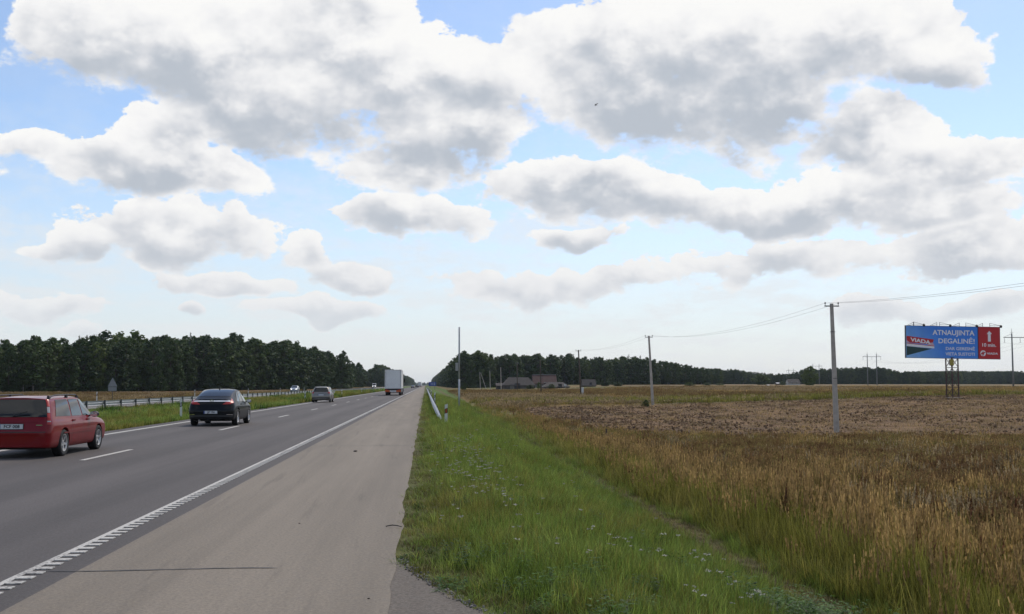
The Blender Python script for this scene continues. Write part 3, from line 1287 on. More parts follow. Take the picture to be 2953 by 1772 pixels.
def dock(seed):
    g = random.Random(seed)
    p = PB()
    for s in range(g.randint(1, 3)):
        a = g.random() * 6.28
        b = (.06 * math.cos(a), .06 * math.sin(a), -.03)
        h = .62 + .22 * g.random()
        tipp = p.blade(b, a, h, .08, .010, 0, 3)
        for k in range(26):
            t = g.random()
            c = Vector(b).lerp(Vector(tipp), .45 + .55 * t)
            r = .020 * (1.15 - t)
            d = Vector((g.gauss(0, 1), g.gauss(0, 1), 0)).normalized() * r
            p.quad(c + d, d, Vector((0, 0, .022)), 0, t)
    return p.mesh('dock', [G_DOCK])


def weed(seed):
    g = random.Random(seed)
    p = PB()
    for i in range(34):
        a = g.random() * 6.28
        r = .07 * math.sqrt(g.random())
        hh = .08 + .16 * g.random()
        tip = p.blade((r * math.cos(a), r * math.sin(a), .0), a, hh, .05 + .06 * g.random(), .006, 0, 2)
        for q in range(3):
            w = g.random() * 6.28
            p.blade((tip[0], tip[1], hh * (.55 + .2 * q)), w, .02 * g.random(), .035 + .03 * g.random(), .022, 0, 2, .4, 1.0)
    return p.mesh('weed', [G_WEED])


def yarrow(seed):
    g = random.Random(seed)
    p = PB()
    for s in range(g.randint(1, 2)):
        a = g.random() * 6.28
        h = .30 + .18 * g.random()
        tipp = Vector(p.blade((.04 * math.cos(a), .04 * math.sin(a), -.02), a, h, .06 * g.random(), .006, 0, 3))
        for k in range(13):
            r = .034 * math.sqrt(g.random())
            w = g.random() * 6.28
            c = tipp + Vector((r * math.cos(w), r * math.sin(w), .012 * g.random()))
            q = .005 + .004 * g.random()
            p.quad(c, Vector((q, 0, g.gauss(0, .003))), Vector((0, q, g.gauss(0, .003))), 1, 1)
            if k % 3 == 0:
                p.blade((tipp.x * .8, tipp.y * .8, h * .72), w, c.z - h * .72, r, .004, 0, 2)
    for i in range(5):
        a = g.random() * 6.28
        p.blade((0, 0, 0), a, .12 + .1 * g.random(), .08, .02, 0, 3)
    return p.mesh('yarrow', [G_GREEN, G_WHITE])


def in_view(x, y, margin=260):
    px = VPX + x / np.maximum(y, .5) * FPX
    return (px > -margin) & (px < PW + margin)


def points(x0, x1, y0, y1, dens):
    n = int((x1 - x0) * (y1 - y0) * dens)
    x = x0 + (x1 - x0) * nr.random(n)
    y = y0 + (y1 - y0) * nr.random(n)
    return x[in_view(x, y)], y[in_view(x, y)]


def place(x, y, smin, smax, zs=None, lean=.12):
    n = len(x)
    s = smin + (smax - smin) * nr.random(n)
    P = np.stack([x, y, terrain(x, y)], 1)
    rot = np.stack([nr.normal(0, lean, n), nr.normal(0, lean, n), nr.random(n) * 6.283], 1)
    S = np.stack([s, s, s * (.8 + .4 * nr.random(n))], 1)
    return P, rot, S


def cat3(lst):
    return [np.concatenate([a[i] for a in lst]) for i in range(4)]


def verge():
    pr = [loose('verge_a%d' % i, tuft(400 + i, 40, .10, .30, .14, .0055, G_GREEN)) for i in range(4)]
    pr += [loose('verge_b%d' % i, tuft(420 + i, 26, .07, .20, .12, .006, G_DRY, lean=.8)) for i in range(2)]
    pr += [loose('verge_c%d' % i, weed(430 + i)) for i in range(2)]
    pr += [loose('verge_d%d' % i, tuft(440 + i, 26, .16, .40, .09, .0052, G_GREEN, lean=.7)) for i in range(2)]
    pr += [loose('verge_e%d' % i, tuft(450 + i, 36, .12, .34, .14, .0058, G_OLIVE)) for i in range(2)]
    lst = []
    for y0, y1, dn, s0, s1 in ((5, 14, 95, .75, 1.15), (14, 26, 52, .9, 1.3), (26, 48, 24, 1.1, 1.7), (48, 95, 9, 1.4, 2.2), (95, 190, 3, 1.8, 2.8)):
        x, y = points(-.6, 6.2, y0, y1, dn)
        ax = np.array([apron_x(v) for v in y])
        edge = np.maximum(ax, -.24) + (fbm(x * 0 + 1.0, y / .8, 15) - .5) * .22
        keep = (x > edge + .02) & (x < 5.6 + .6 * (fbm(x, y / 3, 16) - .5))
        x, y, edge = x[keep], y[keep], edge[keep]
        P, rt, S = place(x, y, s0, s1)
        d = x - edge
        low = (.32 + .50 * smoothstep(.05, .75, d)) * (1 - .15 * smoothstep(9, 20, y))
        lush = .75 + .5 * fbm(x / 1.2, y / 2.0, 17)
        S[:, 2] *= low * lush
        S[:, :2] *= (.7 + .3 * low)[:, None]
        r = nr.random(len(x))
        dryp = .55 * smoothstep(.8, .05, d) + .9 * np.exp(-((x - 4.85) / .42) ** 2) + .05 + .25 * smoothstep(.58, .75, fbm(x / .8, y / 1.6, 18))
        ol = .18 + .3 * smoothstep(.5, .7, fbm(x / 2.0, y / 4.0, 19))
        ix = nr.integers(0, 4, len(x))
        ix = np.where(r < .5, ix, np.where(r < .5 + .10, 8 + nr.integers(0, 2, len(x)), ix))
        ix = np.where(nr.random(len(x)) < ol, 10 + nr.integers(0, 2, len(x)), ix)
        ix = np.where(nr.random(len(x)) < dryp, 4 + nr.integers(0, 2, len(x)), ix)
        S[:, 2] *= np.where((x > 4.2) & (ix >= 4) & (ix < 6), .42, 1)
        wd = (fbm(x / 1.4, y / 1.4, 20) > .64) & (nr.random(len(x)) < .05)
        ix = np.where(wd, 6 + nr.integers(0, 2, len(x)), ix)
        lst.append((P, rt, S, ix))
    # the dark leafy patch low on the bank
    x, y = nr.normal(4.1, .38, 110), nr.normal(11.2, .45, 110)
    P, rt, S = place(x, y, .9, 1.5)
    lst.append((P, rt, S, 6 + nr.integers(0, 2, len(x))))
    scatter('verge_grass', pr, *cat3(lst), 'lush green mown grass on the roadside bank', 'grass')


def blooms():
    pr = [loose('yarrow_%d' % i, yarrow(460 + i)) for i in range(4)]
    lst = []
    for n, cx, cy, sx, sy in ((80, .75, 17.5, .28, 2.8), (50, .9, 24, .35, 4), (10, 1.3, 10.5, .5, .7), (9, 2.3, 11.0, .6, 1.2), (8, 2.6, 9.2, .5, .5), (8, 1.2, 14, .6, 1.5), (22, 1.6, 34, .9, 9), (4, 3.3, 13, .5, 1.5)):
        x, y = nr.normal(cx, sx, n), nr.normal(cy, sy, n)
        k = (x > np.array([apron_x(v) for v in y]) + .25) & (x > .1)
        P, rt, S = place(x[k], y[k], .6, 1.0, lean=.08)
        lst.append((P, rt, S, nr.integers(0, 4, k.sum())))
    scatter('yarrow', pr, *cat3(lst), 'white flat-topped yarrow blooming in the green bank', 'flowers')


def tall():
    pr = [loose('tall_a%d' % i, tall_tuft(500 + i, 30, .82, .17, G_OLIVE, G_TAN, .38, .010)) for i in range(3)]
    pr += [loose('tall_b%d' % i, tall_tuft(510 + i, 20, .62, .2, G_RUST, G_RUST, .9, .016)) for i in range(3)]
    pr += [loose('tall_c%d' % i, tall_tuft(520 + i, 14, .66, .16, G_STRAW, G_STRAW, .8, .014)) for i in range(2)]
    pr += [loose('tall_d%d' % i, dock(530 + i)) for i in range(3)]
    pr += [loose('tall_e%d' % i, tuft(540 + i, 26, .35, .75, .16, .010, G_OLIVE, lean=.5)) for i in range(2)]
    lst = []
    for y0, y1, dn, s0, s1 in ((8, 18, 26, .85, 1.15), (18, 34, 13, .95, 1.3), (34, 52, 6.5, 1.1, 1.5), (52, 90, 3.2, 1.2, 1.7), (90, 128, 1.0, 1.3, 1.8)):
        x, y = points(4.8, 46 if y0 < 50 else 75, y0, y1, dn)
        lim = 5.35 + .7 * (fbm(x * 0 + 2.0, y / 1.6, 25) - .5) - .35 * smoothstep(12, 8, y)
        k = (x > lim) & (zone_ploughed(x, y) < .35)
        if y0 >= 52:
            k &= (x < 14) | (y < 74)
        x, y, lim = x[k], y[k], lim[k]
        P, rt, S = place(x, y, s0, s1, lean=.10)
        d = x - lim
        n = len(x)
        ix = nr.integers(0, 3, n)                                             # front: green with tan heads
        gr = smoothstep(2.6, .5, d)
        ix = np.where(nr.random(n) < .2 + gr * .7, 11 + nr.integers(0, 2, n), ix)
        S[:, 2] *= .72 + .28 * smoothstep(0, .9, d)
        back = smoothstep(2.2, 4.2, d + 2.4 * (fbm(x / 3, y / 5, 26) - .5))
        ix = np.where(nr.random(n) < back, 3 + nr.integers(0, 3, n), ix)      # behind: rusty weeds
        S[:, 2] *= (1 - .15 * back) * np.interp(y, [8, 26, 60], [1.0, .9, .42]) * (.62 + .76 * fbm(x / 1.1, y / 1.6, 24))
        gp = (back > .5) & (fbm(x / 4, y / 6, 29) > .53) & (nr.random(n) < .55)
        ix = np.where(gp, 11 + nr.integers(0, 2, n), ix)
        st = (back > .4) & (fbm(x / 2.0, y / 3, 27) > .54) & (nr.random(n) < .22)
        tn = (back > .4) & (fbm(x / 3.0, y / 5, 23) > .50) & (nr.random(n) < .4)
        ix = np.where(tn, nr.integers(0, 3, n), ix)
        ix = np.where(st, 6 + nr.integers(0, 2, n), ix)
        dk = (d > 1.2) & (d < 6) & (fbm(x / 2.2, y / 2.2, 28) > .52) & (nr.random(n) < .10)
        ix = np.where(dk, 8 + nr.integers(0, 3, n), ix)
        lst.append((P, rt, S, ix))
    scatter('tall_grass', pr, *cat3(lst), 'tall unmown grass with tan seed heads and rusty weeds beside the bank', 'grass')


def meadow():
    """coarse grass further out, in the median and over the road"""
    pr = [loose('meadow_a%d' % i, tall_tuft(600 + i, 16, .5, .45, G_OLIVE, G_TAN, .8, .03)) for i in range(2)]
    pr += [loose('meadow_b%d' % i, tall_tuft(610 + i, 16, .5, .45, G_RUST, G_RUST, .8, .03)) for i in range(2)]
    pr += [loose('meadow_c%d' % i, tuft(620 + i, 30, .25, .6, .4, .03, G_OLIVE)) for i in range(2)]
    pr += [loose('meadow_d%d' % i, tall_tuft(630 + i, 12, .5, .4, G_TAN, G_STRAW, .8, .03)) for i in range(1)]
    lst = []
    for y0, y1, dn in ((110, 180, .9), (180, 330, .28)):
        x, y = points(5, 175, y0, y1, dn)
        k = (zone_ploughed(x, y) < .2) & (x > 6.5)
        x, y = x[k], y[k]
        P, rt, S = place(x, y, 1.2, 2.0)
        S[:, 2] *= .7
        n = len(x)
        ix = np.where(fbm(x / 14, y / 30, 41) > .5, nr.integers(0, 2, n), 6)
        ix = np.where(fbm(x / 40, y / 110, 51) > .52, 2 + nr.integers(0, 2, n), ix)
        gb = np.exp(-((y - (142 + .1 * x)) / 14) ** 2) > .4
        ix = np.where(gb & (nr.random(n) < .8), 4 + nr.integers(0, 2, n), ix)
        lst.append((P, rt, S, ix))
    x, y = points(-130, -36, 70, 330, .30)
    P, rt, S = place(x, y, 1.2, 2.0)
    S[:, 2] *= .6
    lst.append((P, rt, S, np.where(fbm(x / 14, y / 30, 41) > .52, 6, 2 + nr.integers(0, 2, len(x)))))
    scatter('meadow_grass', pr, *cat3(lst), 'coarse brown and olive meadow grass covering the open fields', 'grass')


def median():
    pr = [loose('median_a%d' % i, tuft(640 + i, 34, .14, .34, .22, .014, G_GREEN)) for i in range(3)]
    pr += [loose('median_b%d' % i, tuft(650 + i, 34, .14, .38, .22, .014, G_OLIVE)) for i in range(2)]
    pr += [loose('median_c%d' % i, tuft(660 + i, 40, .3, .6, .34, .03, G_WEED)) for i in range(1)]
    lst = []
    for y0, y1, dn, s in ((24, 70, 5, 1.1), (70, 150, 2.2, 1.5), (150, 320, .7, 2.2)):
        x, y = points(-21.9, -11.25, y0, y1, dn)
        P, rt, S = place(x, y, s * .8, s * 1.2)
        n = len(x)
        S[:, 2] *= .8 - .35 * smoothstep(-18.5, -20.5, x)
        ix = np.where(fbm(x / 3, y / 8, 33) > .5, nr.integers(0, 3, n), 3 + nr.integers(0, 2, n))
        ix = np.where((fbm(x / 2.2, y / 6, 34) > .66) & (nr.random(n) < .5), 5, ix)
        lst.append((P, rt, S, ix))
    scatter('median_grass', pr, *cat3(lst), 'rough green grass of the median between the carriageways', 'grass')


verge()
blooms()
tall()
meadow()
median()


def clods():
    """turned earth and straw lying on the harvested strip"""
    pr = []
    for i in range(4):
        g = random.Random(700 + i)
        m = MB()
        for q in range(9):
            c = Vector((g.gauss(0, .3), g.gauss(0, .3), .02))
            s = .035 + .055 * g.random()
            vs = [c + Vector((s * x * (.6 + .7 * g.random()), s * y * (.6 + .7 * g.random()), s * z * (.4 + .6 * g.random()))) for x, y, z in ((1, 0, 0), (-1, 0, 0), (0, 1, 0), (0, -1, 0), (0, 0, 1), (0, 0, -1))]
            m.add(vs, [(0, 2, 4), (2, 1, 4), (1, 3, 4), (3, 0, 4), (2, 0, 5), (1, 2, 5), (3, 1, 5), (0, 3, 5)])
        me = m.mesh('clod')
        me.materials.append(simple('turned_earth_%d' % i, (.100 + .032 * i, .060 + .019 * i, .033 + .009 * i), .95, var=.3))
        pr.append(loose('clod_%d' % i, me))
    for i in range(2):
        g = random.Random(720 + i)
        p = PB()
        for q in range(26):
            a = g.random() * 6.28
            p.blade((g.gauss(0, .35), g.gauss(0, .35), .01), a, .03 + .16 * g.random(), .25 * g.random(), .016, 0, 2)
        pr.append(loose('clod_s%d' % i, p.mesh('straw', [G_STRAW if i else G_TAN])))
    x, y = points(7, 95, 55, 165, 1.25)
    k = zone_ploughed(x, y) > .3
    x, y = x[k], y[k]
    P, rt, S = place(x, y, .8, 1.7)
    n = len(x)
    soil = (fbm(x / 6, y / 3, 81) + .25 * smoothstep(32, 8, x)) > .56
    ix = np.where(nr.random(n) < np.where(soil, .65, .2), nr.integers(0, 4, n), 4 + nr.integers(0, 2, n))
    scatter('turned_soil', pr, P, rt, S, ix, 'brown turned soil and straw on the harvested strip of field', 'soil')


clods()

# ------------------------------------------------------------------ vehicles


def paint(name, col, metal=.0, rough=.32, coat=.7, film=.35):
    m, B, b = newmat(name)
    tc = B.n.new('ShaderNodeTexCoord').outputs['Object']
    x, y, z = B.sep(tc)
    n = B.noise(tc, 2.2, 5, .6)
    # road film thickening towards the sills, with its own ragged edge
    dirt = B.m('MULTIPLY', B.ss(B.m('MULTIPLY_ADD', n, .35, z), .75, .30), film)
    c = B.v('SCALE', tuple(col), scale=B.lin(n, .3, .7, .93, 1.07))
    B.put(b.inputs['Base Color'], B.mix(dirt, c, (.07, .062, .055)))
    B.put(b.inputs['Roughness'], B.m('ADD', rough, B.m('MULTIPLY', dirt, .5)))
    b.inputs['Metallic'].default_value = metal
    B.put(b.inputs['Coat Weight'], B.m('MULTIPLY_ADD', dirt, -1.8, coat, clamp=True))
    b.inputs['Coat Roughness'].default_value = .05
    b.inputs['Specular IOR Level'].default_value = .1
    return m


M_GLASS = simple('car_glass', (.008, .010, .011), .04, var=.1, spec=.55)
M_TYRE = simple('tyre_rubber', (.018, .018, .019), .85, var=.2, scale=8)
M_RIM = simple('alloy', (.55, .55, .56), .32, metal=.85, var=.1)
M_BLACKP = simple('black_plastic', (.018, .018, .019), .5, var=.15)
M_CHROME = simple('chrome', (.75, .75, .76), .12, metal=1.0, var=.03)
M_TAIL = simple('tail_lens', (.40, .010, .008), .35, var=.08, coat=.25)
M_LENSW = simple('clear_lens', (.42, .40, .38), .2, var=.08, coat=1.0)
M_PLATE = simple('plate_white', (.60, .61, .62), .4, var=.05)
M_PLATEB = simple('plate_blue', (.03, .06, .26), .4, var=.05)
M_INK = simple('plate_black', (.02, .02, .02), .5, var=.05)
M_BEAM = simple('headlamp_on', (.9, .9, .85), .2, emit=(1.0, .93, .80), estr=5.0)


def pchip(P, n):
    """monotone cubic through the rows of P (k, ...), n samples per span; returns (k-1)*n+1 rows"""
    P = np.asarray(P, float)
    k = len(P)
    d = np.diff(P, axis=0)
    m = np.zeros_like(P)
    a, b = d[:-1], d[1:]
    same = (a * b) > 0
    with np.errstate(divide='ignore', invalid='ignore'):
        h = np.where(same, 2 * a * b / (a + b), 0.0)
    m[1:-1] = np.nan_to_num(h)
    m[0], m[-1] = d[0], d[-1]
    t = np.linspace(0, k - 1, (k - 1) * n + 1)
    return hermite(P, m, t)


def hermite(P, m, t):
    i = np.clip(np.floor(t).astype(int), 0, len(P) - 2)
    s = (t - i).reshape((-1,) + (1,) * (P.ndim - 1))
    return (2 * s ** 3 - 3 * s ** 2 + 1) * P[i] + (s ** 3 - 2 * s ** 2 + s) * m[i] + (-2 * s ** 3 + 3 * s ** 2) * P[i + 1] + (s ** 3 - s ** 2) * m[i + 1]


def slopes(P):
    d = np.diff(P, axis=0)
    m = np.zeros_like(P)
    a, b = d[:-1], d[1:]
    with np.errstate(divide='ignore', invalid='ignore'):
        h = np.where(a * b > 0, 2 * a * b / (a + b), 0.0)
    m[1:-1] = np.nan_to_num(h)
    m[0], m[-1] = d[0], d[-1]
    return m


class Body:
    """smooth shell through a grid of points: columns run along the car, rows round its half section"""
    def __init__(s, cols, W):
        # one column: (ylow, ybelt, yroof, half width factor low, belt, roof, z sill, z mid, z belt, z roof edge, z roof)
        G = []
        for (yl, yb, yr, fl, fb, fr, zs, zm, zb, ze, zr) in cols:
            G.append([(0, yl, zs), (fl * .86 * W, yl, zs), (fl * .965 * W, yl, zs + .07), (fl * W, yl, zm), (fl * .995 * W, yl * .5 + yb * .5, zm * .45 + zb * .55),
                      (fb * W, yb, zb), (fr * W, yr, ze), (fr * .80 * W, yr, ze * .35 + zr * .65), (fr * .4 * W, yr, zr), (0, yr, zr)])
        s.G = np.array(G)
        s.m = slopes(s.G)

    def at(s, i, j):
        """surface point at column i, row j; negative i is the mirrored side of the tail"""
        sign = 1
        if i < 0:
            i, sign = -i, -1
        row = hermite(s.G, s.m, np.array([i]))[0]
        p = hermite(row, slopes(row), np.array([j]))[0]
        return Vector((p[0] * sign, p[1], p[2]))

    def mesh(s, n=4):
        A = pchip(s.G, n)
        A = pchip(np.swapaxes(A, 0, 1), n)
        A = np.swapaxes(A, 0, 1)
        nc, nr_ = A.shape[:2]
        vs = A.reshape(-1, 3).tolist()
        fs = [(i * nr_ + j, i * nr_ + j + 1, (i + 1) * nr_ + j + 1, (i + 1) * nr_ + j) for i in range(nc - 1) for j in range(nr_ - 1)]
        b = len(vs)
        vs += [(-x, y, z) for x, y, z in vs]
        fs += [tuple(q + b for q in f[::-1]) for f in fs]
        me = bpy.data.meshes.new('body')
        me.from_pydata(vs, [], fs)
        bm = bmesh.new()
        bm.from_mesh(me)
        bmesh.ops.remove_doubles(bm, verts=bm.verts, dist=.0015)
        bmesh.ops.dissolve_degenerate(bm, edges=bm.edges, dist=.001)
        bmesh.ops.recalc_face_normals(bm, faces=bm.faces)
        bm.to_mesh(me)
        bm.free()
        return me

    def patch(s, q, off=.006, n=7, thick=None):
        """sheet lying on the shell: q = four (i, j) corners, counted from low rear"""
        vs, fs = [], []
        (a, b, c, d) = [np.array(p, float) for p in q]
        for v in range(n + 1):
            for u in range(n + 1):
                U, Vv = u / n, v / n
                ij = (a * (1 - U) + b * U) * (1 - Vv) + (d * (1 - U) + c * U) * Vv
                e = .02
                p = s.at(ij[0], ij[1])
                du = s.at(ij[0] + e, ij[1]) - s.at(ij[0] - e, ij[1])
                dv = s.at(ij[0], min(ij[1] + e, 8.99)) - s.at(ij[0], ij[1] - e)
                nn = du.cross(dv)
                if nn.length < 1e-9:
                    nn = Vector((0, -1, 0))
                nn.normalize()
                ctr = Vector((0, 2.3, .7))
                if nn.dot(p - ctr) < 0:
                    nn = -nn
                vs.append(p + nn * off)
        w = n + 1
        for v in range(n):
            for u in range(n):
                k = v * w + u
                fs.append((k, k + 1, k + w + 1, k + w))
        return vs, fs


def mirror(vs):
    return [Vector((-p.x, p.y, p.z)) for p in vs]


def sheet(name, parts, mat, parent, smooth=True):
    m = MB()
    for vs, fs in parts:
        m.add(vs, fs)
    return m.build(name, mat, parent, smooth, recalc=False)


def cut_arches(me, axles, r, W):
    """cut wheel arches out of the shell"""
    o = bpy.data.objects.new('shell', me)
    COL.objects.link(o)
    cut = []
    for y, z in axles:
        for sx in (-1, 1):
            c = MB()
            prof = [(0, -.16), (r, -.16), (r, .25), (0, .25)]
            cx = sx * (W - .06)
            vs, n = [], 28
            c.tube([(cx - sx * .22, y, z), (cx + sx * .25, y, z)], r, n)
            co = c.build('arch', None)
            cut.append(co)
            md = o.modifiers.new('cut', 'BOOLEAN')
            md.object = co
            md.operation = 'DIFFERENCE'
            md.solver = 'EXACT'
    dg = bpy.context.evaluated_depsgraph_get()
    res = bpy.data.meshes.new_from_object(o.evaluated_get(dg))
    for c in cut + [o]:
        bpy.data.objects.remove(c)
    return res


def shade(me, ang=38):
    me.polygons.foreach_set('use_smooth', [True] * len(me.polygons))
    bm = bmesh.new()
    bm.from_mesh(me)
    lim = R(ang)
    for e in bm.edges:
        if len(e.link_faces) == 2 and e.calc_face_angle(0) > lim:
            e.smooth = False
    bm.to_mesh(me)
    bm.free()
    return me


_wheel = {}


def wheel_meshes(r, w, spokes):
    key = (r, w, spokes)
    if key in _wheel:
        return _wheel[key]
    ri = r * .66
    t = MB().lathe([(ri, -w * .42), (r * .93, -w * .5), (r * .99, -w * .40), (r, -w * .2), (r, w * .2), (r * .99, w * .40), (r * .93, w * .5), (ri, w * .42), (ri * .97, 0), (ri, -w * .42)], 36)
    tm = t.mesh('tyre', True)
    tm.materials.append(M_TYRE)
    m = MB()
    m.lathe([(ri * .99, w * .41), (ri * .99, w * .47), (ri * .90, w * .46), (ri * .86, w * .30), (ri * .86, -w * .4)], 36)
    m.lathe([(.001, w * .36), (ri * .20, w * .36), (ri * .24, w * .26), (ri * .24, w * .1)], 20)
    for k in range(spokes):
        a = 2 * math.pi * k / spokes
        ca, sa = math.cos(a), math.sin(a)
        tw = ri * .15
        vs = []
        for rr, hw, d in ((ri * .15, tw * 1.1, .33), (ri * .9, tw * .75, .40)):
            for sx in (-1, 1):
                for dz in (0, -.22):
                    vs.append((w * (d + dz), rr * ca - sx * hw * sa, rr * sa + sx * hw * ca))
        m.add(vs, [(0, 2, 6, 4), (1, 5, 7, 3), (0, 4, 5, 1), (2, 3, 7, 6), (4, 6, 7, 5), (0, 1, 3, 2)])
    rm = m.mesh('rim')
    rm.materials.append(M_RIM)
    hub = MB().lathe([(.001, -w * .1), (ri * .84, -w * .1)], 24).mesh('brake')
    hub.materials.append(M_BLACKP)
    _wheel[key] = (tm, rm, hub)
    return _wheel[key]


def add_wheels(root, axles, r, w, track, spokes=5):
    tm, rm, hub = wheel_meshes(r, w, spokes)
    for y, z in axles:
        for sx in (-1, 1):
            e = empty('wheel', (sx * track, y, z))
            e.parent = root
            if sx < 0:
                e.rotation_euler = (0, 0, math.pi)
            e.rotation_euler.x = rng.random() * 1.2
            for nm, me in (('tyre', tm), ('rim', rm), ('brake_disc', hub)):
                mobj(nm, me, e)


def text_mesh(txt, size, mat, bold=0.0, extrude=.002, align='CENTER', space=1.0):
    """flat lettering as a mesh in the xz plane, facing -y"""
    cu = bpy.data.curves.new('lettering', 'FONT')
    cu.body = txt
    cu.size = size
    cu.align_x = align
    cu.align_y = 'CENTER'
    cu.offset = bold
    cu.extrude = extrude
    cu.space_character = space
    cu.resolution_u = 3
    o = bpy.data.objects.new('lettering', cu)
    COL.objects.link(o)
    dg = bpy.context.evaluated_depsgraph_get()
    me = bpy.data.meshes.new_from_object(o.evaluated_get(dg))
    bpy.data.objects.remove(o)
    me.transform(Matrix.Rotation(R(90), 4, 'X'))
    me.materials.clear()
    me.materials.append(mat)
    return me


def number_plate(root, txt, y, z, tilt=0.0):
    p = MB().box((0, 0, 0), (.52, .012, .11)).build('number_plate', M_PLATE, root)
    p.location = (0, y, z)
    p.rotation_euler = (tilt, 0, 0)
    MB().box((-.24, -.007, 0), (.04, .003, .11)).build('blue_band', M_PLATEB, p)
    if txt:
        o = mobj('lettering', text_mesh(txt, .10, M_INK, .002), p)
        o.location = (.02, -.009, 0)
    MB().box((0, .004, 0), (.545, .010, .132)).build('plate_holder', M_BLACKP, p)
    return p


def make_car(name, loc, style, mat, plate, trim=None, rails=True, facing=1, lights_on=False, spokes=5):
    """style 'estate', 'fastback' or 'compact estate'; front is +y"""
    root = empty(name, loc, 0 if facing > 0 else math.pi)
    if style == 'estate':
        W, axl, r = .88, [(.97, .315), (3.63, .315)], .318
        cols = [
            # ylow ybelt yroof  fl  fb   fr   zs  zm  zb  ze   zr
            (.02, .09, .36, .00, .00, .00, .26, .56, .92, 1.36, 1.395),
            (.02, .09, .36, .55, .55, .45, .26, .56, .92, 1.36, 1.395),
            (.05, .12, .39, .88, .86, .69, .25, .56, .92, 1.355, 1.39),
            (.16, .20, .46, .965, .915, .745, .23, .56, .92, 1.35, 1.395),
            (.70, .80, .92, .99, .935, .765, .21, .56, .915, 1.362, 1.42),
            (1.55, 1.62, 1.62, 1.0, .945, .775, .20, .56, .905, 1.368, 1.435),
            (2.35, 2.42, 2.35, 1.0, .945, .77, .20, .56, .895, 1.365, 1.43),
            (3.02, 3.10, 2.66, .995, .93, .735, .20, .55, .885, 1.335, 1.39),
            (3.45, 3.45, 3.38, .985, .91, .76, .21, .54, .87, .90, .93),
            (4.10, 4.10, 4.05, .965, .87, .70, .22, .52, .80, .82, .85),
            (4.52, 4.48, 4.44, .86, .78, .62, .24, .50, .70, .715, .73),
            (4.68, 4.63, 4.58, .50, .45, .35, .26, .48, .66, .675, .685),
            (4.71, 4.66, 4.61, .00, .00, .00, .26, .48, .66, .675, .685)]
        sidew = [[(3.55, 5.12), (4.83, 5.12), (4.86, 5.90), (3.72, 5.90)], [(4.95, 5.12), (5.86, 5.12), (5.86, 5.90), (4.98, 5.90)], [(5.98, 5.12), (7.12, 5.12), (6.86, 5.88), (5.98, 5.90)]]
        rear = [(-1.86, 5.10), (1.86, 5.10), (1.84, 5.93), (-1.84, 5.93)]
        Lh = 4.7
    elif style == 'compact estate':
        W, axl, r = .90, [(.92, .315), (3.60, .315)], .318
        cols = [
            (.02, .12, .48, .00, .00, .00, .30, .58, .93, 1.385, 1.415),
            (.02, .12, .48, .55, .53, .42, .30, .58, .93, 1.385, 1.415),
            (.07, .17, .52, .87, .83, .64, .28, .58, .93, 1.375, 1.405),
            (.20, .30, .60, .965, .90, .70, .25, .58, .93, 1.37, 1.415),
            (.72, .82, .98, .99, .925, .735, .22, .58, .92, 1.385, 1.44),
            (1.50, 1.58, 1.60, 1.0, .935, .75, .21, .57, .91, 1.395, 1.46),
            (2.30, 2.36, 2.30, 1.0, .935, .75, .21, .57, .90, 1.39, 1.455),
            (3.10, 3.15, 2.62, .99, .92, .71, .21, .56, .895, 1.35, 1.40),
            (3.50, 3.52, 3.46, .98, .90, .75, .22, .55, .88, .92, .955),
            (4.15, 4.15, 4.10, .955, .86, .69, .23, .53, .82, .85, .88),
            (4.50, 4.46, 4.42, .85, .77, .60, .25, .50, .73, .745, .76),
            (4.64, 4.60, 4.55, .50, .45, .35, .27, .48, .68, .695, .705),
            (4.67, 4.63, 4.58, .00, .00, .00, .27, .48, .68, .695, .705)]
        sidew = [[(3.75, 5.16), (4.82, 5.12), (4.86, 5.88), (3.92, 5.86)], [(4.95, 5.12), (5.86, 5.12), (5.86, 5.88), (4.98, 5.88)], [(5.98, 5.12), (7.10, 5.12), (6.84, 5.86), (5.98, 5.88)]]
        rear = [(-1.72, 5.15), (1.72, 5.15), (1.68, 5.90), (-1.68, 5.90)]
        Lh = 4.66
    else:
        W, axl, r = .925, [(.98, .335), (3.72, .335)], .338
        cols = [
            (.02, .16, .34, .00, .00, .00, .28, .60, .90, 1.045, 1.06),
            (.02, .16, .34, .55, .53, .50, .28, .60, .90, 1.045, 1.06),
            (.10, .24, .42, .87, .84, .70, .26, .60, .90, 1.035, 1.06),
            (.28, .40, .74, .965, .91, .72, .24, .60, .915, 1.115, 1.17),
            (.78, .92, 1.32, .99, .925, .70, .22, .60, .92, 1.29, 1.36),
            (1.65, 1.72, 1.85, 1.0, .935, .715, .21, .59, .91, 1.38, 1.455),
            (2.42, 2.48, 2.36, 1.0, .935, .725, .21, .58, .90, 1.39, 1.465),
            (3.20, 3.25, 2.72, .99, .92, .69, .21, .57, .89, 1.34, 1.40),
            (3.62, 3.64, 3.56, .98, .90, .75, .22, .56, .88, .92, .955),
            (4.28, 4.28, 4.22, .955, .86, .69, .23, .54, .82, .85, .88),
            (4.66, 4.62, 4.58, .85, .77, .60, .25, .51, .73, .745, .76),
            (4.80, 4.76, 4.72, .50, .45, .35, .27, .49, .68, .695, .705),
            (4.83, 4.79, 4.75, .00, .00, .00, .27, .49, .68, .695, .705)]
        sidew = [[(4.05, 5.14), (4.86, 5.12), (4.90, 5.86), (4.42, 5.80)], [(4.96, 5.12), (5.88, 5.12), (5.88, 5.88), (4.98, 5.87)], [(6.0, 5.12), (7.12, 5.12), (6.86, 5.86), (6.0, 5.88)]]
        rear = None
        Lh = 4.82
    B_ = Body(cols, W)
    shell = cut_arches(B_.mesh(4), axl, r + .055, W)
    shell.materials.clear()
    mobj('body', shade(shell), root, mat)
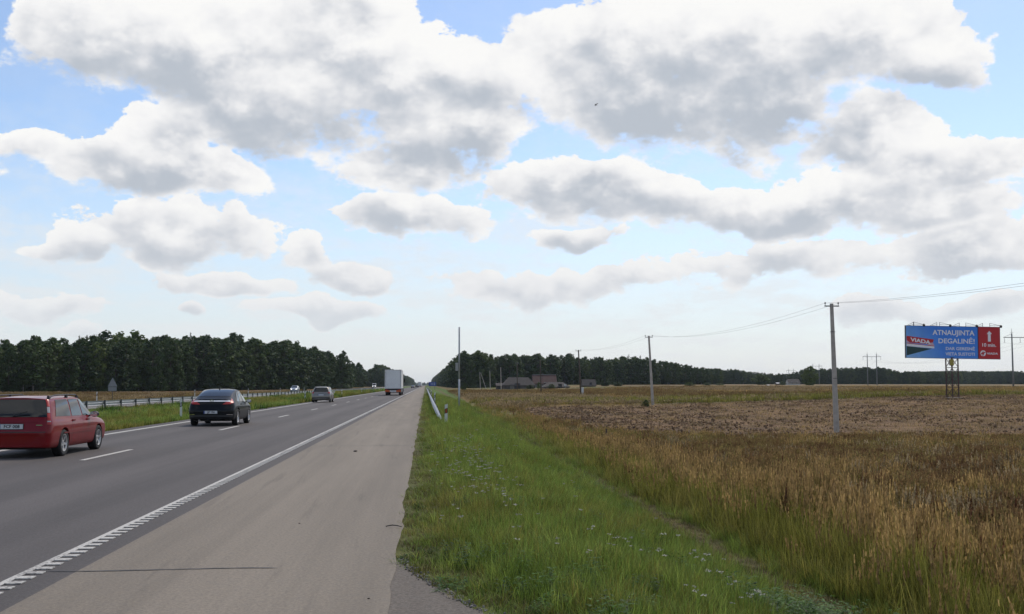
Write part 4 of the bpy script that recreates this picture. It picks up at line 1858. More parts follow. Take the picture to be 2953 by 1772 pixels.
    # glass
    for q in sidew:
        for sx in (1, -1):
            vs, fs = B_.patch(q)
            if sx < 0:
                vs = mirror(vs)
            sheet('side_window', [(vs, fs)], M_GLASS, root)
    if rear:
        vs, fs = B_.patch(rear, .008, 10)
        sheet('rear_window', [(vs, fs)], M_GLASS, root)
    else:
        parts = []
        for sx in (1, -1):
            vs, fs = B_.patch([(3.12, 6.25), (4.86, 6.25), (4.86, 9.0), (3.02, 9.0)], .007, 9)
            parts.append(((mirror(vs) if sx < 0 else vs), fs))
        sheet('rear_window', parts, M_GLASS, root)
    parts = []
    for sx in (1, -1):
        vs, fs = B_.patch([(7.1, 6.2), (7.85, 6.2), (7.88, 9.0), (7.06, 9.0)], .006, 7)
        parts.append(((mirror(vs) if sx < 0 else vs), fs))
    sheet('windscreen', parts, M_GLASS, root)
    add_wheels(root, axl, r, .21, W - .115, spokes)
    # mirrors
    for sx in (-1, 1):
        c = Vector((sx * (W + .07), cols[7][1] - .18, .95))
        m = MB()
        m.lathe([(.001, -.05), (.055, -.045), (.085, -.01), (.088, .03), (.07, .075), (.001, .095)], 12, 'y')
        m.v = [(p[0] * 1.25, p[1], p[2] * .9) for p in m.v]
        mi = m.build('wing_mirror', trim or M_BLACKP, root, True)
        mi.location = c
        MB().box((0, -.052, 0), (.17, .006, .115)).build('mirror_glass', M_CHROME, mi)
        MB().bar((-sx * .05, .02, -.03), (-sx * .19, .05, -.05), .05, .04).build('mirror_arm', M_BLACKP, mi)
    # door handles, waist trim, sill and bumper
    for yy in (cols[5][0] + .05, cols[6][0] + .35):
        for sx in (-1, 1):
            p = B_.at(5 + (yy - cols[5][0]) / (cols[6][0] - cols[5][0]), 4.62)
            h = MB().box((0, 0, 0), (.035, .17, .035)).build('door_handle', trim or mat, root)
            h.location = (sx * (p.x + .008), yy, p.z)
    parts = []
    for sx in (1, -1):
        vs, fs = B_.patch([(4.25, 2.93), (7.1, 2.93), (7.1, 3.06), (4.25, 3.06)], .012, 14)
        parts.append(((mirror(vs) if sx < 0 else vs), fs))
    sheet('side_trim', parts, mat, root)
    # seams between doors
    for ic in ((4.88, 4.9), (5.92, 5.92), (7.15, 6.95)):
        for sx in (1, -1):
            vs, fs = B_.patch([(ic[0], 2.2), (ic[0] + .012, 2.2), (ic[1] + .012, 5.0), (ic[1], 5.0)], .003, 8)
            sheet('door_seam', [(mirror(vs) if sx < 0 else vs, fs)], M_BLACKP, root)
    if style == 'fastback':
        vs, fs = B_.patch([(-1.75, 5.30), (1.75, 5.30), (1.75, 5.56), (-1.75, 5.56)], .016, 14)
        sheet('chrome_bar', [(vs, fs)], simple('satin_chrome', (.78, .78, .78), .35, metal=.4, var=.04), root)
        e = MB().lathe([(.045, 0), (.07, 0), (.07, .014), (.045, .014), (.045, 0)], 24, 'y').build('emblem', M_CHROME, root)
        p = B_.at(0, 5.43)
        e.location = (0, p.y - .032, p.z)
        z = MB().add([(-.05, -.004, -.014), (.0, -.004, .006), (.0, -.004, .016), (.05, -.004, .014), (.0, -.004, -.006), (0, -.004, -.016)], [(0, 1, 2), (0, 4, 1), (3, 5, 4), (3, 4, 1)])
        z.build('flash', M_CHROME, e)
        parts = []
        for sx in (-1, 1):
            vs, fs = B_.patch([(1.1, 4.9), (2.75, 4.98), (2.85, 5.85), (1.2, 5.36)], .011, 9)
            sheet('tail_light', [(mirror(vs) if sx < 0 else vs, fs)], M_TAIL, root)
            vs, fs = B_.patch([(.85, 4.62), (1.8, 4.70), (1.95, 5.0), (1.0, 5.0)], .012, 6)
            sheet('tail_light', [(mirror(vs) if sx < 0 else vs, fs)], M_TAIL, root)
        number_plate(root, plate, -.012, .55)
        vs, fs = B_.patch([(-2.3, 2.12), (2.3, 2.12), (2.3, 2.42), (-2.3, 2.42)], .012, 16)
        sheet('bumper_insert', [(vs, fs)], M_BLACKP, root)
        for sx in (-1, 1):
            vs, fs = B_.patch([(1.3, 2.46), (2.4, 2.46), (2.4, 2.54), (1.3, 2.54)], .013, 6)
            sheet('reflector', [(mirror(vs) if sx < 0 else vs, fs)], M_CHROME, root)
        f = MB().prism([(0, 0), (.18, 0), (.04, .10), (0, .10)], 'x', -.018, .018).build('roof_fin', M_BLACKP, root)
        f.location = (0, 1.80, 1.452)
        vs, fs = B_.patch([(-1.7, 6.0), (1.7, 6.0), (1.9, 6.35), (-1.9, 6.35)], .022, 12)
        sheet('boot_lip', [(vs, fs)], mat, root)
    else:
        est = style == 'estate'
        for sx in (-1, 1):
            if est:
                bands = [(5.55, 5.97, M_TAIL), (5.30, 5.53, M_LENSW), (4.98, 5.28, M_TAIL), (4.72, 4.96, M_TAIL), (4.52, 4.70, M_LENSW), (4.12, 4.50, M_TAIL)]
                for j0, j1, mm in bands:
                    k = .0 if j0 > 5.5 else 0
                    vs, fs = B_.patch([(1.93, j0), (2.62, j0), (2.58 + k, j1), (1.90 + k, j1)], .012, 5)
                    sheet('tail_light', [(mirror(vs) if sx < 0 else vs, fs)], mm, root)
            else:
                vs, fs = B_.patch([(1.42, 4.45), (2.80, 4.45), (2.95, 5.12), (1.55, 5.12)], .012, 7)
                sheet('tail_light', [(mirror(vs) if sx < 0 else vs, fs)], M_TAIL, root)
        p = B_.at(0, 3.9)
        number_plate(root, plate, p.y - .026, .735 if est else .70)
        if est:
            vs, fs = B_.patch([(-1.2, 4.5), (1.2, 4.5), (1.2, 4.62), (-1.2, 4.62)], .02, 10)
            sheet('tailgate_handle', [(vs, fs)], mat, root)
            vs, fs = B_.patch([(-2.5, 2.95), (2.5, 2.95), (2.5, 3.10), (-2.5, 3.10)], .035, 18)
            sheet('bumper_ridge', [(vs, fs)], mat, root)
            vs, fs = B_.patch([(-1.8, 3.18), (1.8, 3.18), (1.8, 3.26), (-1.8, 3.26)], .008, 14)
            sheet('tailgate_seam', [(vs, fs)], M_BLACKP, root)
            b_ = MB().box((0, 0, 0), (.13, .012, .022)).build('badge', M_CHROME, root)
            q = B_.at(1.5, 4.05)
            b_.location = (.60, q.y - .012, q.z)
        else:
            vs, fs = B_.patch([(-2.4, 2.05), (2.4, 2.05), (2.4, 2.55), (-2.4, 2.55)], .012, 16)
            sheet('bumper_insert', [(vs, fs)], M_BLACKP, root)
            vs, fs = B_.patch([(-1.7, 5.93), (1.7, 5.93), (1.75, 6.12), (-1.75, 6.12)], .03, 12)
            sheet('roof_spoiler', [(vs, fs)], mat, root)
        m = MB().bar((.02, -.02, 0), (.36, -.03, .09), .018, .014)
        wp = m.build('rear_wiper', M_BLACKP, root)
        q = B_.at(0, 5.15)
        wp.location = (-.02, q.y - .012, q.z + .02)
        if rails:
            for sx in (-1, 1):
                pts = []
                for i in np.linspace(3.25, 6.9, 12):
                    p = B_.at(i, 6.35)
                    t = (i - 3.25) / 3.65
                    pts.append((sx * p.x, p.y, p.z + .065 * min(1, 7 * t, 7 * (1 - t)) ** .6))
                rl = MB().tube(pts, .018, 8).build('roof_rail', M_BLACKP, root, True)
                for i in (3.3, 5.1, 6.8):
                    p = B_.at(i, 6.35)
                    MB().bar((sx * p.x, p.y, p.z - .01), (sx * p.x, p.y + .02, p.z + .06), .05, .09).build('rail_foot', M_BLACKP, rl)
    # front end
    for sx in (-1, 1):
        vs, fs = B_.patch([(9.75, 4.55), (11.2, 4.55), (11.1, 5.1), (9.7, 5.1)], .010, 6)
        sheet('headlight', [(mirror(vs) if sx < 0 else vs, fs)], M_BEAM if lights_on else M_LENSW, root)
    parts = []
    for sx in (1, -1):
        vs, fs = B_.patch([(11.3, 4.3), (12.0, 4.3), (12.0, 5.0), (11.35, 5.0)], .012, 5)
        parts.append((mirror(vs) if sx < 0 else vs, fs))
    sheet('grille', parts, M_BLACKP, root)
    ex = MB().tube([(-.45, .10, .24), (-.45, .75, .26)], .035, 12).build('exhaust', M_CHROME, root, True)
    MB().box((0, Lh / 2, .22), (W * 1.5, Lh * .86, .06)).build('floor_pan', M_BLACKP, root)
    return root


red = make_car('estate_car', (-9.12, 25.2, 0), 'estate', paint('red_paint', (.20, .004, .008), 0, .4, coat=.5, film=.2), 'FCF 008')
red.scale = (1, 1, .955)
tag(red, 'red estate car with roof rails and tall tail lights in the left lane', 'car')
blk = make_car('hatchback_car', (-8.42, 44.3, 0), 'fastback', paint('black_paint', (.005, .006, .008), 0, .5, coat=.32, film=.05), 'JJP 194', rails=False, spokes=7)
tag(blk, 'black fastback car with a chrome bar across its tail', 'car')
slv = make_car('estate_car', (-9.7, 104.0, 0), 'compact estate', paint('silver_paint', (.26, .24, .215), .7, .38, coat=.4), None, rails=True)
tag(slv, 'silver beige estate car with red lamps, ahead of the black car', 'car')
onc = make_car('oncoming_car', (-30.2, 262.0, 0), 'compact estate', paint('grey_paint', (.36, .38, .40), .6, .34), None, facing=-1, lights_on=True, rails=False)
tag(onc, 'silver car with both headlights lit on the opposite carriageway', 'car')
far1 = make_car('saloon_car', (-6.5, 575.0, 0), 'fastback', paint('dark_blue_paint', (.015, .02, .03), .2, .3), None, rails=False)
tag(far1, 'small dark car far ahead, just beyond the white lorry', 'car')
far2 = make_car('estate_car', (-5.6, 720.0, 0), 'compact estate', paint('graphite_paint', (.05, .055, .06), .3, .3), None, rails=False)
tag(far2, 'small grey car far ahead, beyond the dark one', 'car')

M_TRUCKW = simple('trailer_white', (.74, .74, .73), .45, var=.07, scale=.8)
M_TRUCKD = simple('trailer_frame', (.30, .30, .31), .5, var=.1)
M_MUD = simple('chassis_black', (.02, .02, .021), .7, var=.25)
M_ORANGE = simple('orange_marker', (.50, .085, .012), .4, var=.1)
M_RAINRED = simple('cab_red', (.14, .012, .012), .4, var=.1)
M_SEAL = simple('door_seal', (.10, .055, .05), .6, var=.1)


def make_lorry(loc, cabmat, label, plate):
    root = empty('lorry', loc)
    W, H0, H1, L = 1.275, 1.08, 4.0, 13.6
    b = MB().box((0, L / 2 + .03, (H0 + H1) / 2), (2 * W, L, H1 - H0)).build('box_body', M_TRUCKW, root)
    # rear frame and two doors set back inside it
    fr = MB()
    for sx in (-1, 1):
        fr.box((sx * (W - .06), .0, (H0 + H1) / 2), (.12, .08, H1 - H0))
    fr.box((0, .0, H1 - .06), (2 * W - .24, .08, .12)).box((0, .0, H0 + .05), (2 * W - .24, .08, .10))
    fr.build('rear_frame', M_TRUCKW, root)
    for sx in (-1, 1):
        d = MB().box((sx * .565, .008, 2.55), (1.085, .05, 2.66)).build('rear_door', M_TRUCKW, root)
        MB().box((sx * 1.125, -.012, 2.55), (.028, .02, 2.66)).build('door_seal', M_SEAL, d)
        MB().tube([(sx * .9, -.030, 1.25), (sx * .9, -.030, 3.82)], .010, 8).build('lock_rod', M_TRUCKW, d)
        MB().box((sx * .9, -.038, 1.65), (.14, .02, .045)).build('lock_handle', M_TRUCKD, d)
        for zz in (1.5, 2.2, 2.9, 3.55):
            MB().box((sx * 1.16, -.045, zz), (.10, .018, .06)).build('hinge', M_TRUCKD, d)
    for xx in (-1.1, -.55, 0, .55, 1.1):
        MB().box((xx, -.045, 3.94), (.16, .014, .05)).build('marker_light', M_TAIL if abs(xx) > 1 else M_LENSW, root)
    bp = MB().box((0, .02, .93), (2 * W - .04, .16, .22)).build('bumper_beam', M_MUD, root)
    for sx in (-1, 1):
        MB().box((sx * .86, -.07, .70), (.70, .03, .30)).build('marker_board', M_ORANGE, bp)
        MB().box((sx * 1.02, -.09, .88), (.30, .02, .10)).build('tail_light', M_TAIL, bp)
    MB().box((0, .02, .70), (.98, .05, .26)).build('number_panel', M_TRUCKW, bp)
    number_plate(root, plate, -.012, .70)
    u = MB().box((0, .06, .46), (2.1, .10, .10))
    for sx in (-1, 1):
        u.bar((sx * .6, .06, .5), (sx * .6, .25, .9), .08)
    u.build('underrun_bar', M_MUD, root)
    ch = MB()
    for sx in (-1, 1):
        ch.box((sx * .5, 6.4, .92), (.12, 12.4, .26))
    ch.build('chassis', M_MUD, root)
    for sx in (-1, 1):
        MB().box((sx * (W - .04), 6.2, .74), (.03, 5.2, .42)).build('side_guard', M_TRUCKD, root)
        MB().box((sx * .98, .45, .78), (.42, .02, .50)).build('mud_flap', M_MUD, root)
    tm, rm, hub = wheel_meshes(.52, .36, 8)
    for y in (1.7, 3.0, 4.3, 12.2, 15.8):
        for sx in (-1, 1):
            e = empty('wheel', (sx * 1.04, y, .52))
            e.parent = root
            if sx < 0:
                e.rotation_euler = (0, 0, math.pi)
            for nm, me in (('tyre', tm), ('rim', rm)):
                mobj(nm, me, e)
    cab = MB().prism([(14.3, .55), (16.5, .5), (16.6, 1.5), (16.2, 3.0), (15.6, 3.75), (14.3, 3.8)], 'x', -1.24, 1.24).build('cab', cabmat, root)
    for sx in (-1, 1):
        mi = MB().box((sx * 1.46, 16.0, 2.35), (.20, .12, .62)).bar((sx * 1.24, 16.05, 2.6), (sx * 1.4, 16.02, 2.5), .05).build('wing_mirror', M_MUD, cab)
        MB().prism([(14.9, 1.9), (15.9, 1.9), (15.75, 2.75), (14.9, 2.85)], 'x', sx * 1.243, sx * 1.25).build('side_window', M_GLASS, cab)
        MB().box((sx * 1.2, 13.3, .8), (.5, 1.3, .6)).build('fuel_tank', M_TRUCKD, root)
    return tag(root, label, 'lorry')


make_lorry((-4.98, 172, 0), M_RAINRED, 'white box lorry with orange marker boards on its tail', None)
make_lorry((-4.4, 880, 0), M_TRUCKW, 'tiny pale lorry at the far end of the road, beyond the grey car', None)


def make_van(loc):
    root = empty('van', loc, math.pi)
    prof = [(.0, .35), (5.3, .35), (5.4, .9), (5.1, 1.25), (4.5, 1.40), (3.9, 2.25), (3.6, 2.5), (.1, 2.5), (0, 2.4)]
    MB().prism(prof, 'x', -1.0, 1.0).build('body', M_TRUCKW, root)
    MB().add([(-.86, 4.50, 1.45), (.86, 4.50, 1.45), (.80, 3.96, 2.26), (-.80, 3.96, 2.26)], [(0, 1, 2, 3)]).build('windscreen', M_GLASS, root).location = (0, .03, .02)
    MB().box((0, 5.40, .75), (1.1, .06, .30)).build('grille', M_MUD, root)
    for sx in (-1, 1):
        MB().box((sx * .78, 5.34, .95), (.34, .10, .22)).build('headlight', M_BEAM, root)
        MB().prism([(3.3, 1.45), (4.3, 1.45), (3.9, 2.15), (3.3, 2.2)], 'x', sx * 1.002, sx * 1.008).build('side_window', M_GLASS, root)
        MB().box((sx * 1.13, 4.3, 1.6), (.18, .1, .3)).build('wing_mirror', M_MUD, root)
    add_wheels(root, [(1.0, .34), (4.4, .34)], .34, .22, .86)
    tag(root, 'white van with headlights lit far off on the opposite carriageway', 'van')


make_van((-28.8, 632, 0))

# ------------------------------------------------------------------ roadside furniture
M_GALV = simple('galvanised_steel', (.40, .415, .43), .45, metal=.25, var=.2, scale=1.5)
M_GALVD = simple('weathered_steel', (.085, .09, .095), .6, metal=.2, var=.25, scale=2)
M_WHITEP = simple('white_plastic', (.62, .62, .59), .5, var=.1, scale=5)
M_BAND = simple('black_band', (.015, .015, .016), .5)
M_REFO = simple('orange_reflector', (.55, .07, .01), .25, coat=1.0)
M_REFW = simple('white_reflector', (.6, .6, .6), .25, coat=1.0)
M_CONC = simple('pole_concrete', (.42, .385, .34), .9, var=.22, scale=2.2, bump=.3)
M_WOOD = simple('pole_wood', (.085, .066, .052), .9, var=.3, scale=3)
M_PORC = simple('insulator', (.05, .045, .05), .3)
M_WIRE = simple('wire', (.05, .05, .055), .6)
M_ZINC = simple('sign_back', (.22, .235, .25), .5, metal=.3, var=.15)


def beam_mesh(L, depth=.075, h=.31):
    """W-profile guardrail section along +y"""
    prof = [(0, 0), (depth, .05), (depth, .10), (.01, .14), (.01, .17), (depth, .21), (depth, .26), (0, h)]
    vs, fs = [], []
    for y in (0, L):
        for x, z in prof:
            vs.append((x, y, z))
        for x, z in prof:
            vs.append((x - .006, y, z))
    n = len(prof)
    for k in range(n - 1):
        fs.append((k, k + 1, 2 * n + k + 1, 2 * n + k))
        fs.append((n + k, 3 * n + k, 3 * n + k + 1, n + k + 1))
    for e in (0, n - 1):
        fs.append((e, 2 * n + e, 3 * n + e, n + e))
    me = bpy.data.meshes.new('beam')
    me.from_pydata(vs, [], fs)
    me.materials.append(M_GALV)
    return me


def median_rail():
    root = empty('guardrail', (X_RAIL, 0, 0))
    tag(root, 'long grey guardrail on posts along the far side of the median', 'guardrail')
    bm_ = beam_mesh(3.985)
    pm = MB().box((0, 0, .22), (.10, .06, .80)).mesh('post')
    pm.materials.append(M_GALVD)
    bk = MB().box((-.05, 0, .43), (.10, .05, .20)).mesh('spacer')
    bk.materials.append(M_GALVD)
    y = 52.3
    while y < 470:
        b = mobj('beam', bm_, root)
        b.location = (-.10, y, .27)
        b.rotation_euler = (0, 0, 0)
        b.scale = (-1, 1, 1)
        p = mobj('post', pm, root)
        p.location = (0, y, 0)
        mobj('spacer', bk, p)
        y += 4.0


def verge_rail():
    root = empty('guardrail', (.5, 0, 0))
    tag(root, 'grey guardrail beside the shoulder, its end ramped down into the grass', 'guardrail')
    bm_ = beam_mesh(3.985)
    pm = MB().box((.07, 0, .22), (.06, .11, .86)).mesh('post')
    pm.materials.append(M_GALVD)
    # ramped end, three sections diving into the bank and flaring outwards
    pts = [(.30, 46.3, -.32), (.22, 50.3, -.12), (.13, 54.3, .10), (.05, 58.3, .27), (.0, 62.3, .36)]
    for a, b in zip(pts[:-1], pts[1:]):
        v = Vector(b) - Vector(a)
        o = mobj('beam', bm_, root)
        o.location = a
        o.scale = (-1, v.length / 4.0, 1)
        o.rotation_euler = (math.atan2(v.z, v.y), 0, -math.atan2(v.x, v.y))
        p = mobj('post', pm, root)
        p.location = (b[0], b[1], b[2] - .38)
    y = 62.3
    while y < 430:
        o = mobj('beam', bm_, root)
        o.location = (0, y, .36)
        o.scale = (-1, 1, 1)
        p = mobj('post', pm, root)
        p.location = (0, y + 4, -.02)
        y += 4.0


median_rail()
verge_rail()


def delineator_meshes(ref):
    def sect(w, d):
        return [(-w, 0), (-w * .7, d * .8), (0, d), (w * .7, d * .8), (w, 0), (w * .5, -d * .25), (-w * .5, -d * .25)]
    def body(z0, z1, w, d, slant):
        s = sect(w, d)
        vs = [(x, y, z0 + slant * x) for x, y in s] + [(x, y, z1 + slant * x) for x, y in s]
        n = len(s)
        return vs, [tuple(range(n))[::-1], tuple(range(n, 2 * n))] + [(i, (i + 1) % n, n + (i + 1) % n, n + i) for i in range(n)]
    post = MB().add(*body(-.12, .90, .06, .055, .35)).mesh('post')
    post.materials.append(M_WHITEP)
    band = MB().add(*body(.50, .72, .0625, .058, .35)).mesh('black_band')
    band.materials.append(M_BAND)
    rf = MB().box((0, -.020, .61), (.045, .008, .15)).mesh('reflector')
    rf.materials.append(ref)
    return post, band, rf


DEL_W, DEL_O = delineator_meshes(M_REFW), delineator_meshes(M_REFO)


def delineator(x, y, meshes, label, group=None, base=0.0, h=1.0):
    o = empty('delineator_post', (x, y, base))
    o.scale = (1, 1, h)
    mobj('post', meshes[0], o)
    b = mobj('black_band', meshes[1], o)
    mobj('reflector', meshes[2], b)
    o.rotation_euler = (rng.gauss(0, .012), rng.gauss(0, .012), 0)
    return tag(o, label, 'delineator', group)


delineator(.86, 45.6, DEL_O, 'white delineator post with orange reflector at the ramped end of the guardrail', h=.92)
for y in (95, 145, 195, 245, 295, 345):
    delineator(.80, y, DEL_W, 'white and black delineator post rising behind the guardrail beside the shoulder', 'delineators along the right guardrail', base=.0, h=1.08)
delineator(at_depth(522, 1190, 58.2).x, 58.2, DEL_W, 'white and black delineator post in the median grass left of the black car')
for px_, y in ((880, 119), (986, 172), (1043, 224), (1077, 275), (1100, 325)):
    delineator(at_depth(px_, 1130, y).x, y, DEL_W, 'white and black delineator post on the near edge of the median grass', 'delineators along the median')
for px_, y in ((279.6, 114), (562, 163), (716, 211), (808, 257), (877, 305), (925, 355)):
    delineator(at_depth(px_, 1130, y).x, y, DEL_W, 'white and black delineator post on the far side of the opposite carriageway', 'delineators beyond the opposite carriageway', h=1.05)


def warning_sign():
    p = at_depth(325, 1108, 127)
    o = empty('road_sign', (p.x, 127, tz(p.x, 127)))
    b = -o.location.z
    MB().tube([(0, 0, -.2), (0, 0, b + 2.3)], .04, 10).build('pole', M_GALVD, o, True)
    t = MB().prism([(-.54, b + 1.45), (.54, b + 1.45), (.50, b + 1.52), (.03, b + 2.42), (-.03, b + 2.42), (-.50, b + 1.52)], 'y', -.08, -.06).build('triangle_panel', M_ZINC, o)
    MB().box((0, -.072, b + 1.18), (.92, .02, .46)).build('lower_panel', M_ZINC, o)
    for zz in (1.7, 1.2):
        MB().box((0, -.045, b + zz), (.5, .03, .04)).build('bracket', M_GALVD, o)
    tag(o, 'grey back of a triangular road sign with a panel under it, beyond the opposite carriageway', 'road sign')


warning_sign()


def km_sign():
    Y = 430
    a, b = at_depth(1236.5, 1102, Y), at_depth(1257.5, 1114, Y)
    w, h = b.x - a.x, a.z - b.z
    cx, cz = (a.x + b.x) / 2, (a.z + b.z) / 2
    o = empty('road_sign', (cx, Y, tz(cx, Y)))
    cz -= o.location.z
    blue = simple('sign_blue', (.012, .05, .26), .4, var=.06)
    pn = MB().box((0, 0, cz), (w, .04, h)).build('panel', blue, o)
    wt = simple('sign_white', (.42, .46, .56), .4, var=.06)
    t = mobj('lettering', text_mesh('112', h * .8, wt, .02), pn)
    t.location = (.15, -.03, cz)
    for sx in (-1, 1):
        MB().tube([(sx * w * .32, .05, -.3), (sx * w * .32, .05, cz + h * .4)], .05, 8).build('pole', M_GALVD, o)
    tag(o, 'blue motorway sign with white figures beside the far guardrail', 'road sign')


km_sign()


def mast():
    Y = 104.0
    p = at_depth(1324, 1111, Y)
    z0 = tz(p.x, Y)
    o = empty('metal_mast', (p.x, Y, z0))
    top = at_depth(1324, 944, Y).z - z0
    m = MB().tube([(0, 0, -.3), (0, 0, top * .36)], .092, 14)
    m.build('lower_tube', M_GALV, o, True)
    MB().tube([(0, 0, top * .36), (0, 0, top)], .078, 14).build('upper_tube', M_GALV, o, True)
    b0, b1 = at_depth(1320, 1070, Y).z - z0, at_depth(1320, 1047, Y).z - z0
    bx = MB().box((-.22, 0, (b0 + b1) / 2), (.26, .28, b1 - b0)).build('cabinet', simple('cabinet_grey', (.33, .33, .32), .5, var=.1), o)
    for zz in (b0, b1):
        MB().box((-.06, 0, zz + (.03 if zz == b1 else -.03)), (.30, .10, .04)).build('clamp', M_GALVD, bx)
    tag(o, 'slim grey metal mast with a small cabinet clamped to its side, on the bank', 'mast')


mast()

# ------------------------------------------------------------------ overhead line along the field
POLES = [  # photo base x, top x, top y, distance, kind
    (2411, 2398, 876, 67, 'concrete'), (1883, 1871, 969, 127, 'concrete'), (1676, 1668, 1010, 184, 'wood'), (1561, 1557, 1039, 244, 'wood'),
    (1492, 1491, 1047, 304, 'wood'), (1445.5, 1444, 1060, 364, 'concrete'), (1414, 1412.5, 1070, 424, 'concrete'), (1385.5, 1383.5, 1073, 484, 'concrete')]
POLE_LAB = ['tall pale concrete power pole at the near edge of the bare field strip', 'pale concrete power pole standing past the far edge of the bare strip',
            'brown wooden power pole with a white meter box beside its foot', 'brown wooden power pole in front of the house with the red-brown roof',
            'brown wooden power pole in front of the long grey barn', 'pale concrete pole close to the end of the long grey barn',
            'pale concrete pole between the barn and the propped pole', 'pale concrete pole propped by a slanting strut at the end of the line']


def power_poles():
    tips = [[], []]
    # the pole before the first one in view
    spec = [((26.3, 7.0), (26.2, 7.0), 6.9, 'concrete', 'concrete power pole at the roadside end of the overhead line')]
    for (bx, tx, ty, Y, kd), lb in zip(POLES, POLE_LAB):
        b, t = at_depth(bx, 1150, Y), at_depth(tx, ty, Y)
        spec.append(((b.x, Y), (t.x, Y), t.z, kd, lb))
    for i, (b, t, zt, kd, lb) in enumerate(spec):
        z0 = tz(*b)
        o = empty('power_pole', (b[0], b[1], z0))
        tag(o, lb, 'power pole', 'poles of the overhead line along the field')
        h = zt - z0
        dx = t[0] - b[0]
        if kd == 'concrete':
            m = MB()
            for (x0, w0, zz0), (x1, w1, zz1) in (((0, .16, -.4), (dx, .095, h)),):
                vs = []
                for x, w, zz in ((x0, w0, zz0), (x1, w1, zz1)):
                    c = w * .8
                    for qx, qy in ((-w, -c * .75), (-w * .8, -c), (w * .8, -c), (w, -c * .75), (w, c * .75), (w * .8, c), (-w * .8, c), (-w, c * .75)):
                        vs.append((x + qx, qy, zz))
                m.add(vs, [tuple(range(8))[::-1], tuple(range(8, 16))] + [(k, (k + 1) % 8, 8 + (k + 1) % 8, 8 + k) for k in range(8)])
            m.build('shaft', M_CONC, o)
        else:
            MB().tube([(0, 0, -.4), (dx * .5, 0, h * .5), (dx, 0, h)], [.15, .13, .10], 12).build('shaft', M_WOOD, o, True)
        arm = MB().box((dx, -.02, h - .16), (.92, .07, .07)).build('crossarm', M_GALVD, o)
        for s, sx in ((0, -1), (1, 1)):
            m = MB().tube([(dx + sx * .42, -.02, h - .14), (dx + sx * .42, -.02, h)], .014, 6)
            m.lathe([(.001, -.04), (.045, -.035), (.05, .0), (.03, .02), (.045, .05), (.03, .085), (.001, .09)], 10, 'z', (dx + sx * .42, -.02, h))
            m.build('insulator', M_PORC, arm, True)
            tips[s].append(Vector((b[0] + dx + sx * .42, b[1] - .02, z0 + h + .03)))
        if i == len(spec) - 1:
            MB().tube([(2.6, -.3, -.3), (.1, -.1, h - .5)], [.13, .09], 8).build('strut', M_CONC, o)
        if i == 1:
            for zz in (h * .42, h * .78):
                MB().box((dx * zz / h, 0, zz), (.27, .24, .03)).build('band', M_GALVD, o)
    for s, lb in ((0, 'thin overhead wire on the road-side ends of the crossarms'), (1, 'thin overhead wire on the field-side ends of the crossarms')):
        pts = []
        for a, b in zip(tips[s][:-1], tips[s][1:]):
            n = 20
            sag = .95 if a.y < 60 else (.85 if a.y < 120 else .6)
            for k in range(n):
                t = k / n
                p = a.lerp(b, t)
                p.z -= sag * 4 * t * (1 - t)
                pts.append(p)
        pts.append(tips[s][-1])
        o = MB().tube(pts, .006, 5).build('overhead_wire', M_WIRE, None, True)
        tag(o, lb, 'wire')


power_poles()


def meter_box():
    p = at_depth(1680, 1125, 183)
    z0 = tz(p.x, 183)
    o = empty('meter_box', (p.x, 183, z0))
    zt = at_depth(1680, 1118, 183).z - z0
    MB().box((0, 0, zt - .42), (.34, .25, .84)).build('case', simple('meter_white', (.66, .67, .68), .5, var=.05), o)
    MB().box((0, 0, (zt - .84) / 2 - .05), (.26, .18, max(.1, zt - .84) + .1)).build('plinth', M_CONC, o)
    MB().box((0, -.128, zt - .42), (.28, .008, .74)).build('door', simple('meter_door', (.6, .61, .62), .5, var=.05), o)
    tag(o, 'small white meter box on the meadow by the brown wooden pole', 'meter box')


meter_box()

# ------------------------------------------------------------------ high-voltage line


